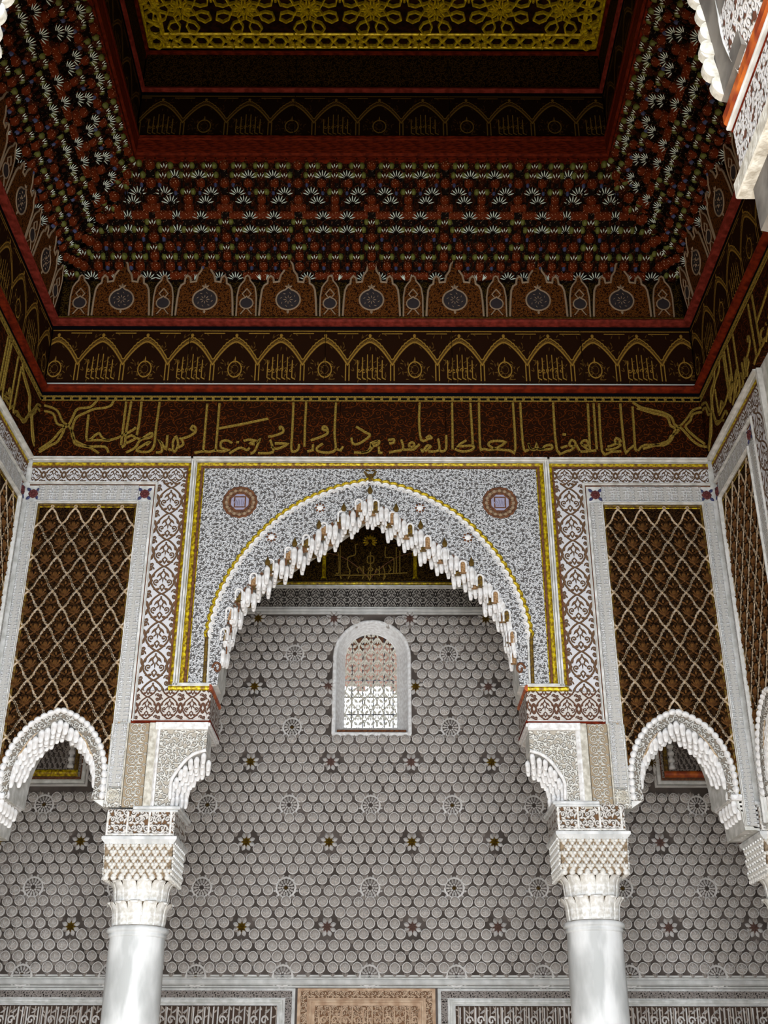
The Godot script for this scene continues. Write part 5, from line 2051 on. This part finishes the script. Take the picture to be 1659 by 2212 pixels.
func outline_panel(half_l: Array, oval: Vector2, oc: float, line: float) -> ArrayMesh:
	var l := pv2(half_l)
	var full := l.duplicate()
	for i in range(l.size() - 1, -1, -1):
		if l[i].x != 0.0:
			full.append(Vector2(-l[i].x, l[i].y))
	var b := B.new()
	b.extrude(full, -0.03, 0.0)
	var m: ArrayMesh = b.add_to(ArrayMesh.new(), mats.wood_flowers)
	var c := B.new()
	var N := Vector3(0, 0, 1)
	c.sweep(pv3(full, -0.001), N, fillet(line, 4), false, 0)
	var ov := PackedVector3Array()
	for i in 24:
		var a := TAU * i / 24
		var p := Vector2(cos(a) * oval.x, oc + sin(a) * oval.y)
		if i == 6:
			p.y += oval.y * 0.25
		ov.append(Vector3(p.x, p.y, 0))
	c.sweep(ov, N, fillet(line * 0.8, 4), true, 1)
	if oval.x > 0.05:
		for s in [-1.0, 1.0]:
			c.leaf(Vector3(0, oc + oval.y * 1.2, 0), Vector3(s * 0.9, 0.5, 0).normalized(), N, 0.03, 0.014, 0.006)
		c.leaf(Vector3(0, oc + oval.y * 1.2, 0), Vector3(0, 1, 0), N, 0.03, 0.014, 0.006)
		c.leaf(Vector3(0, oc - oval.y, 0), Vector3(0, -1, 0), N, 0.03, 0.018, 0.006)
		for i in 8:
			var fa := TAU * i / 8
			c.leaf(Vector3(cos(fa) * 0.012, oc + sin(fa) * 0.012, 0.002), Vector3(cos(fa), sin(fa), 0), N, 0.022, 0.006, 0.003)
			c.leaf(Vector3(cos(fa + 0.4) * 0.046, oc + sin(fa + 0.4) * 0.046, 0.002), Vector3(cos(fa + 1.4), sin(fa + 1.4), 0), N, 0.018, 0.005, 0.003)
	else:
		for s in [-1.0, 1.0]:
			c.sweep(PackedVector3Array([Vector3(s * 0.008, oc + oval.y, 0), Vector3(s * 0.03, oc + oval.y + 0.03, 0), Vector3(0, oc + oval.y + 0.07, 0)]), N, fillet(line * 0.7, 4))
			c.sweep(PackedVector3Array([Vector3(s * 0.008, oc - oval.y, 0), Vector3(s * 0.03, oc - oval.y - 0.03, 0), Vector3(s * 0.04, 6.315, 0)]), N, fillet(line * 0.7, 4))
	m = c.add_to(m, mats.cream_paint)
	var e := B.new()
	for i in 24:
		var k := (i + 1) % 24
		e.tri(Vector3(0, oc, 0.002), ov[i] + Vector3(0, 0, 0.001), ov[k] + Vector3(0, 0, 0.001))
	return e.add_to(m, mats.panel_oval)


func big_panel_mesh() -> ArrayMesh:
	if not cache.has("big_panel"):
		cache.big_panel = outline_panel([[-0.196, 6.30], [-0.19, 6.42], [-0.182, 6.50], [-0.168, 6.535], [-0.146, 6.55], [-0.142, 6.59], [-0.126, 6.61], [-0.108, 6.595], [-0.102, 6.56], [-0.066, 6.565], [-0.056, 6.615], [-0.034, 6.65], [-0.024, 6.70], [-0.012, 6.722], [0.0, 6.73]], Vector2(0.083, 0.078), 6.425, 0.0075)
	return cache.big_panel


func small_panel_mesh() -> ArrayMesh:
	if not cache.has("small_panel"):
		cache.small_panel = outline_panel([[-0.067, 6.30], [-0.066, 6.45], [-0.056, 6.52], [-0.04, 6.55], [-0.02, 6.575], [-0.014, 6.605], [0.0, 6.615]], Vector2(0.045, 0.042), 6.40, 0.006)
	return cache.small_panel


# ---- stalactite cove of painted timber
func fan_petals(b: B, c: Vector3, n: int, spread: float, l: float, wd: float) -> void:
	var N := Vector3(0, 0.0, 1)
	for i in n:
		var a := (i - (n - 1) / 2.0) / maxf(1.0, (n - 1) / 2.0) * spread
		b.leaf(c + Vector3(sin(a) * l * 0.3, cos(a) * l * 0.3, 0.0), Vector3(sin(a), cos(a), 0.25).normalized(), N, l * 0.72, wd, 0.004)


func cell_mesh(kind: String) -> ArrayMesh:
	var k := "cell_" + kind
	if cache.has(k):
		return cache[k]
	var N := Vector3(0, 0, 1)
	var dark := B.new()
	var paint := B.new()
	var white := B.new()
	var tint := B.new()
	var tint_mat: Material = mats.fan_green
	var paint_mat: Material = mats.cell_orange
	match kind:
		"fan":        # white palm in a hollow with an orange hood
			dark.dome(Vector3(0, 0.0, -0.02), N, Vector3(1, 0, 0), 0.042, 0.05, 0.028, 10, 3)
			fan_petals(white, Vector3(0, -0.03, 0.010), 7, 1.25, 0.066, 0.0082)
			var pts := PackedVector3Array()
			for i in 9:
				var a := PI - PI * i / 8
				pts.append(Vector3(cos(a) * 0.05, sin(a) * 0.055 - 0.012, 0.0))
			paint.sweep(pts, N, fillet(0.006, 4), false, 1)
			paint_mat = mats.cell_brown
			dark.box(Vector3(-0.007, -0.12, -0.01), Vector3(0.007, -0.03, 0.012), 0.003)
		"lobe":       # three white petals between two green lobes
			for s in [-1.0, 1.0]:
				tint.dome(Vector3(s * 0.038, -0.004, 0.0), N, Vector3(1, 0, 0), 0.023, 0.028, 0.03, 8, 3)
				dark.box(Vector3(s * 0.038 - 0.006, -0.09, -0.01), Vector3(s * 0.038 + 0.006, -0.02, 0.016), 0.003)
			paint.dome(Vector3(0, -0.012, -0.004), N, Vector3(1, 0, 0), 0.042, 0.04, 0.034, 10, 3)
			fan_petals(white, Vector3(0, -0.036, 0.024), 3, 0.5, 0.05, 0.0085)
			paint_mat = mats.cell_brown
		"dome":       # orange knob on a dark stem
			paint.dome(Vector3(0, 0, 0.004), N, Vector3(1, 0, 0), 0.037, 0.04, 0.042, 12, 3)
			dark.box(Vector3(-0.026, -0.085, -0.01), Vector3(0.026, -0.01, 0.018), 0.008)
		"knob":
			paint.dome(Vector3(0, 0, 0), N, Vector3(1, 0, 0), 0.02, 0.026, 0.022, 7, 2)
			dark.box(Vector3(-0.012, -0.06, -0.01), Vector3(0.012, -0.01, 0.008))
			paint_mat = mats.cell_brown
		"bolster":    # orange lying half-round
			paint.sweep(PackedVector3Array([Vector3(-0.058, 0, 0.0), Vector3(0.058, 0, 0.0)]), N, fillet(0.032, 7), false, 2)
			dark.box(Vector3(-0.05, -0.085, -0.01), Vector3(0.05, -0.02, 0.008), 0.006)
		"pair":       # orange knob with two slanting palms
			paint.dome(Vector3(0, 0.0, 0.0), N, Vector3(1, 0, 0), 0.05, 0.04, 0.04, 12, 3)
			for s in [-1.0, 1.0]:
				for i in 3:
					var a: float = s * (0.15 + 0.3 * i)
					white.leaf(Vector3(s * 0.022, -0.03, 0.03), Vector3(sin(a), cos(a), 0.1).normalized(), N, 0.05, 0.0085, 0.004)
		"bud":        # slender stem with a blue tip
			tint.dome(Vector3(0, -0.012, 0.006), N, Vector3(1, 0, 0), 0.014, 0.022, 0.026, 8, 2)
			paint.dome(Vector3(0, 0.014, 0.002), N, Vector3(1, 0, 0), 0.019, 0.026, 0.024, 8, 2)
			dark.box(Vector3(-0.008, -0.13, -0.01), Vector3(0.008, -0.02, 0.02), 0.004)
			tint_mat = mats.fan_blue
	var m := ArrayMesh.new()
	m = paint.add_to(m, paint_mat)
	m = dark.add_to(m, mats.cell_dark)
	m = white.add_to(m, mats.fan_white)
	m = tint.add_to(m, tint_mat)
	cache[k] = m
	return m


func cove(xf: Transform3D, side: String, w: String) -> void:
	var o := thing("stalactite_cove", "sloping timber cove of orange stalactite cells with white fans %s" % w, "cove", xf, "stalactite coves")
	var p0 := Vector3(0, 6.62, W - 2.165)
	var p1 := Vector3(0, 7.20, W - 1.60)
	var b := B.new()
	var d := Vector3(0, 0, -0.02)
	b.quad(p0 + Vector3(-2.14, 0, 0) + d, p0 + Vector3(2.14, 0, 0) + d, p1 + Vector3(1.6, 0, 0) + d, p1 + Vector3(-1.6, 0, 0) + d)
	obj("cove_board", b.done(), mats.cove_ground, o)
	var up := (p1 - p0).normalized()
	var n := Vector3(1, 0, 0).cross(up)
	var basis := Basis(Vector3(1, 0, 0), up, n)
	var P := 0.5
	var rows := [
		[0.035, [[0.055, "fan"], [-0.055, "fan"], [0.16, "bolster"], [-0.16, "bolster"], [0.25, "pair"]]],
		[0.115, [[0.0, "dome"], [0.105, "dome"], [-0.105, "dome"], [0.25, "dome"], [0.168, "bud"], [-0.168, "bud"]]],
		[0.20, [[0.105, "lobe"], [-0.105, "lobe"], [0.25, "lobe"], [0.0, "dome"]]],
		[0.28, [[0.0, "lobe"], [0.105, "dome"], [-0.105, "dome"], [0.25, "dome"], [0.168, "bud"], [-0.168, "bud"]]],
		[0.355, [[0.0, "dome"], [0.07, "bud"], [-0.07, "bud"]]],
		[0.425, [[0.168, "fan"], [-0.168, "fan"], [0.09, "lobe"], [-0.09, "lobe"], [0.25, "lobe"]]],
		[0.49, [[0.0, "lobe"]]],
		[0.54, [[0.168, "fan"], [-0.168, "fan"], [0.25, "bolster"], [0.08, "bolster"], [-0.08, "bolster"]]],
		[0.60, [[0.0, "bolster"], [0.25, "dome"]]],
		[0.665, [[0.13, "fan"], [-0.13, "fan"], [0.25, "dome"], [0.0, "dome"]]],
		[0.735, [[0.09, "fan"], [-0.09, "fan"], [0.168, "bud"], [-0.168, "bud"], [0.25, "lobe"]]],
		[0.80, [[0.0, "dome"], [0.06, "bud"], [-0.06, "bud"], [0.16, "dome"], [-0.16, "dome"]]],
		[0.87, [[0.168, "fan"], [-0.168, "fan"], [0.25, "lobe"], [0.09, "lobe"], [-0.09, "lobe"]]],
		[0.945, [[0.25, "lobe"], [0.1, "lobe"], [-0.1, "lobe"], [0.0, "dome"]]],
	]
	var spots := []
	var fill: Array[Transform3D] = []
	for r in rows:
		var v: float = r[0]
		var c := p0.lerp(p1, v)
		var lim := lerpf(2.10, 1.57, v)
		for i in range(-5, 6):
			for e in r[1]:
				var x: float = i * P + e[0]
				if absf(x) < lim:
					spots.append([c + Vector3(x, 0, 0) + n * (0.0 if e[1] != "dome" else -0.004), e[1]])
	# small brown knobs between the rows
	for j in 26:
		var v := (j + 0.5) / 26.0
		var lim := lerpf(2.12, 1.58, v)
		for i in range(-32, 33):
			var x := (i + 0.5 * (j % 2)) * 0.068
			if absf(x) < lim and rng.randf() < 0.8:
				fill.append(at(p0.lerp(p1, v) + Vector3(x, 0, 0) - n * 0.012, basis))
	# a file of knobs up each corner
	for j in 11:
		var v := (j + 0.4) / 11.0
		for s in [-1.0, 1.0]:
			spots.append([p0.lerp(p1, v) + Vector3(s * lerpf(2.10, 1.58, v), 0, 0.02), "dome" if j % 2 else "lobe"])
	spots.sort_custom(func(a, e) -> bool: return cove_rank(xf * a[0], side) < cove_rank(xf * e[0], side))
	var rest := {}
	for i in spots.size():
		var xm := at(spots[i][0], basis)
		var kind: String = spots[i][1]
		if i < 300:
			obj(kind + "_cell", cell_mesh(kind), null, o, xm * Transform3D(Basis().scaled(Vector3.ONE * (0.92 if kind == "fan" else 0.9)), Vector3(0, 0, 0.012 if kind == "fan" else 0.0)))
		else:
			if not rest.has(kind):
				var none: Array[Transform3D] = []
				rest[kind] = none
			rest[kind].append(xm)
	for kind in rest:
		many("cell_field", cell_mesh(kind), null, o, rest[kind])
	many("knob_field", cell_mesh("knob"), null, o, fill)


func cove_rank(p: Vector3, side: String) -> float:
	if side == "far":
		return absf(p.x) * 0.3 + p.y * 0.0
	return p.z


# ---- gilt lattice over the shaft
func build_lattice_ceiling() -> void:
	var o := thing("lattice_ceiling", "gilded star lattice ceiling over dark boards at the top", "ceiling", Transform3D())
	o.set_meta("kind", "structure")
	obj("backing_board", box_mesh(Vector3(-1.65, 8.235, HALL_Z - 1.65), Vector3(1.65, 8.27, HALL_Z + 1.65)), mats.dark_wood, o)
	var R := Basis(Vector3(1, 0, 0), PI / 2)        # lattice drawn in x, y; turned to face down
	if not cache.has("petal"):
		var N := Vector3(0, 0, 1)
		var prof := pv2([[-0.0085, 0.0], [-0.0085, 0.022], [-0.004, 0.028], [0.004, 0.028], [0.0085, 0.022], [0.0085, 0.0]])
		var mk := func(pts: Array) -> ArrayMesh:
			var b := B.new()
			b.sweep(pv3(pts, 0.0), N, prof, true)
			return b.done()
		var ry := B.new()
		ry.sweep(PackedVector3Array([Vector3(0, 0, -0.002), Vector3(0.30, 0, -0.002)]), N, prof)
		cache.ray = ry.done()
		cache.petal = mk.call([[0.0, 0.165], [0.043, 0.215], [0.05, 0.29], [0.0, 0.335], [-0.05, 0.29], [-0.043, 0.215]])
		cache.kite = mk.call([[0.0, 0.055], [0.030, 0.115], [0.0, 0.16], [-0.030, 0.115]])
		cache.hexa = mk.call([[-0.10, 0.0], [-0.06, 0.042], [0.06, 0.042], [0.10, 0.0], [0.06, -0.042], [-0.06, -0.042]])
		cache.hexs = mk.call([[-0.052, 0.0], [-0.026, 0.042], [0.026, 0.042], [0.052, 0.0], [0.026, -0.042], [-0.026, -0.042]])
		var st := []
		for i in 16:
			var rr := 0.05 if i % 2 == 0 else 0.028
			st.append([cos(TAU * i / 16) * rr, sin(TAU * i / 16) * rr])
		cache.star_ring = mk.call(st)
	var y := 8.236
	var z0 := HALL_Z - 1.60
	# border rows along the four edges
	for f in 4:
		var q := Basis(Vector3.UP, PI / 2 * f)
		for i in 29:
			var x := -1.54 + i * 0.11
			var which := i % 4
			var p := q * Vector3(x, 0, -1.60 + 0.075) + Vector3(0, y, HALL_Z)
			var m: ArrayMesh = cache.hexs if which == 0 or which == 2 else (cache.star_ring if which == 1 else cache.hexs)
			p.y += 0.001 * (i % 2)
			obj("border_strap", m, mats.lattice_gilt, o, at(p, q * R))
		var e := B.new()
		e.sweep(PackedVector3Array([q * Vector3(-1.59, 0, -1.475) + Vector3(0, y, HALL_Z), q * Vector3(1.59, 0, -1.475) + Vector3(0, y, HALL_Z)]), Vector3.DOWN, fillet(0.013, 5))
		e.sweep(PackedVector3Array([q * Vector3(-1.59, 0, -1.588) + Vector3(0, y, HALL_Z), q * Vector3(1.59, 0, -1.588) + Vector3(0, y, HALL_Z)]), Vector3.DOWN, fillet(0.012, 5))
		obj("edge_strap", e.done(), mats.lattice_gilt, o)
	# eight-petalled rosettes on a square grid, small star rings where four meet
	for gz in 7:
		for gx in range(-3, 4):
			var c := Vector3(gx * 0.44, y, z0 + 0.125 + 0.222 + gz * 0.44)
			if c.z > HALL_Z + 1.3:
				continue
			for k in 8:
				var q := R * Basis(Vector3(0, 0, 1), TAU * (k + 0.5) / 8) * Basis().scaled(Vector3(0.78, 0.65, 1))
				obj("petal_strap", cache.petal, mats.lattice_gilt, o, at(c, q))
				obj("kite_strap", cache.kite, mats.lattice_gilt, o, at(c, q))
			obj("star_strap", cache.star_ring, mats.lattice_gilt, o, at(c, R * Basis().scaled(Vector3(0.7, 0.7, 1))))
			if gx < 3:
				obj("filler_strap", cache.star_ring, mats.lattice_gilt, o, at(c + Vector3(0.22, 0, 0.22), R * Basis().scaled(Vector3(1.5, 1.5, 1))))
				for k in 4:
					var a := PI / 2 * k
					obj("link_strap", cache.ray, mats.lattice_gilt, o, at(c + Vector3(0.22, 0, 0.22) + Vector3(cos(a), 0, sin(a)) * 0.07, Basis(Vector3.UP, -a) * R * Basis().scaled(Vector3(0.3, 1, 1))))

const SCRIPT_0 := [
	[-2146,5598,-2061,5564,-2014,5479,-1965,5437,-1927,5370,-1913,5312,-1838,5287,-1716,5288,-1687,5240],
	[-2138,5266,-2073,5320,-2042,5362,-2012,5412,-1967,5454,-1946,5522,-1923,5573,-1844,5586,-1805,5638],
	[-1695,5638,-1709,5600,-1748,5581,-1813,5572,-1868,5544,-1922,5509,-1940,5446,-1938,5370,-1893,5320,-1808,5279,-1746,5238],
	[-2140,5556,-2079,5534,-2048,5462,-1993,5429,-2024,5328,-2070,5295,-2135,5245],
	[-1848,5527,-1842,5354,-1815,5341,-1790,5371,-1763,5387,-1745,5362,-1714,5337,-1671,5342,-1622,5363,-1541,5417,-1534,5434],
	[-1829,5335,-1757,5337,-1684,5332],
	[-1611,5627,-1612,5296],
	[-1578,5628,-1589,5388,-1589,5304,-1607,5284],
	[-1588,5311,-1540,5336,-1526,5355,-1551,5371,-1585,5353],
	[-1510,5628,-1510,5472,-1518,5371],
	[-1574,5245,-1520,5280,-1496,5330,-1429,5390,-1416,5372,-1440,5353,-1498,5345,-1514,5355],
	[-1391,5625,-1397,5430,-1399,5295,-1431,5251,-1489,5253,-1505,5267,-1451,5313,-1429,5322,-1450,5298],
	[-1380,5246,-1345,5254,-1352,5305,-1366,5330,-1347,5312,-1319,5272,-1318,5374],
	[-1303,5272,-1274,5267,-1279,5322,-1260,5364,-1244,5305,-1259,5254,-1274,5264],
	[-1243,5281,-1211,5305,-1218,5332,-1236,5354],
	[-1223,5350,-1181,5364,-1140,5397,-1141,5431,-1158,5445,-1169,5423,-1146,5406]]
const SCRIPT_1 := [
	[-1076,5612,-1077,5440,-1077,5256],
	[-996,5617,-996,5431,-998,5256],
	[-1133,5242,-1077,5256,-1040,5251,-998,5261,-961,5255,-919,5265,-962,5281,-967,5323,-931,5337,-892,5315],
	[-987,5426,-829,5461,-669,5502],
	[-910,5239,-862,5273,-833,5282,-796,5265,-782,5282],
	[-868,5325,-850,5321],
	[-822,5331,-793,5342,-748,5336,-776,5315,-747,5307],
	[-734,5315,-720,5340,-746,5257,-773,5239],
	[-664,5365,-621,5374,-570,5399,-573,5433,-591,5438,-587,5414],
	[-723,5243,-630,5249,-640,5315,-650,5340],
	[-619,5315,-538,5311,-602,5274,-639,5290],
	[-509,5622,-509,5391,-510,5270,-487,5256,-466,5274,-462,5308],
	[-425,5631,-428,5458,-426,5289],
	[-388,5339,-331,5360,-280,5391,-285,5433,-307,5443,-311,5421,-284,5412],
	[-407,5256,-372,5266,-371,5308],
	[-229,5623,-234,5392,-224,5275,-270,5248,-335,5257,-345,5283,-308,5314],
	[-224,5275,-192,5265,-178,5292],
	[-93,5442,-34,5400,-4,5375,-70,5317,-113,5315,-124,5358],
	[-105,5249,-26,5251,11,5284,3,5317,47,5335]]
const SCRIPT_2 := [
	[-60,5249,-16,5259,12,5309,55,5334,50,5309,5,5291],
	[55,5292,56,5249,79,5246],
	[113,5342,151,5347,149,5322,120,5317],
	[200,5344,211,5276,156,5258,120,5250],
	[211,5271,279,5271,317,5310],
	[257,5285,249,5309,272,5326,284,5301,257,5285],
	[323,5624,317,5477,330,5343,374,5351,397,5360,381,5374,359,5356],
	[329,5277,338,5258,366,5301,389,5293,351,5258],
	[439,5352,446,5277,416,5259,372,5258],
	[492,5378,488,5277,459,5259,445,5272],
	[536,5625,534,5444,531,5270],
	[546,5277,588,5259,653,5269,663,5302,568,5298,620,5341],
	[657,5622,663,5302],
	[713,5625,709,5301,733,5278,791,5273,874,5328,793,5336,763,5311,798,5278],
	[937,5626,936,5278,898,5268,834,5273,791,5278],
	[985,5626,985,5412,992,5273,1021,5273],
	[1024,5320,1036,5278,1064,5274,1074,5312,1086,5274,1124,5279]]
const SCRIPT_3 := [
	[1025,5314,1035,5278,1067,5278,1104,5274,1169,5279,1170,5307,1131,5302,1111,5276],
	[1202,5627,1204,5271,1267,5263,1305,5279,1329,5322,1304,5346,1287,5308,1319,5293],
	[1228,5285,1272,5302],
	[1247,5388,1270,5386],
	[1351,5262,1333,5308],
	[1364,5308,1409,5308,1398,5344,1364,5322,1406,5265,1354,5260],
	[1430,5620,1417,5265,1457,5268],
	[1468,5624,1462,5271],
	[1504,5621,1495,5265,1555,5259,1618,5263],
	[1530,5294,1585,5316,1621,5338,1595,5361,1585,5330,1617,5309,1569,5278,1519,5275],
	[1644,5621,1642,5280,1670,5277,1705,5309],
	[1723,5599,1710,5280,1721,5263],
	[1728,5633,1776,5596,1851,5574,1925,5552,1972,5515,1985,5463,2027,5434,2081,5353,2126,5310,2176,5296],
	[2188,5597,2119,5574,2074,5515,2030,5463,1981,5419,1954,5353,1899,5309,1773,5309,1725,5263],
	[1750,5588,1848,5551,1941,5522,1959,5455,2006,5419,1950,5375,1921,5336,1758,5280],
	[2188,5560,2116,5545,2091,5493,2054,5448,2097,5383,2165,5317]]
const KUFIC_0 := [
	[-302,5247,-67,5247,104,5259,277,5268],
	[-264,5506,-259,5239,-248,5215],
	[-281,5450,-273,5395,-270,5270,-295,5266],
	[-142,5514,-140,5427,-198,5403,-200,5325,-182,5286,-188,5232,-198,5215],
	[-120,5522,-142,5514],
	[-18,5451,-17,5217,-38,5240,-31,5279],
	[-40,5412,5,5412,5,5357,-39,5357,-40,5412],
	[-35,5298,-17,5318,3,5298,-17,5282,-35,5298],
	[-75,5325,-74,5232,-84,5215],
	[-110,5267,-125,5298,-103,5317,-87,5286],
	[104,5499,104,5404,169,5396,168,5260],
	[190,5491,190,5260],
	[219,5459,218,5254],
	[54,5326,54,5240],
	[83,5326,97,5271,90,5213,104,5240],
	[19,5271,33,5302,54,5287],
	[129,5334,148,5295,126,5270]]
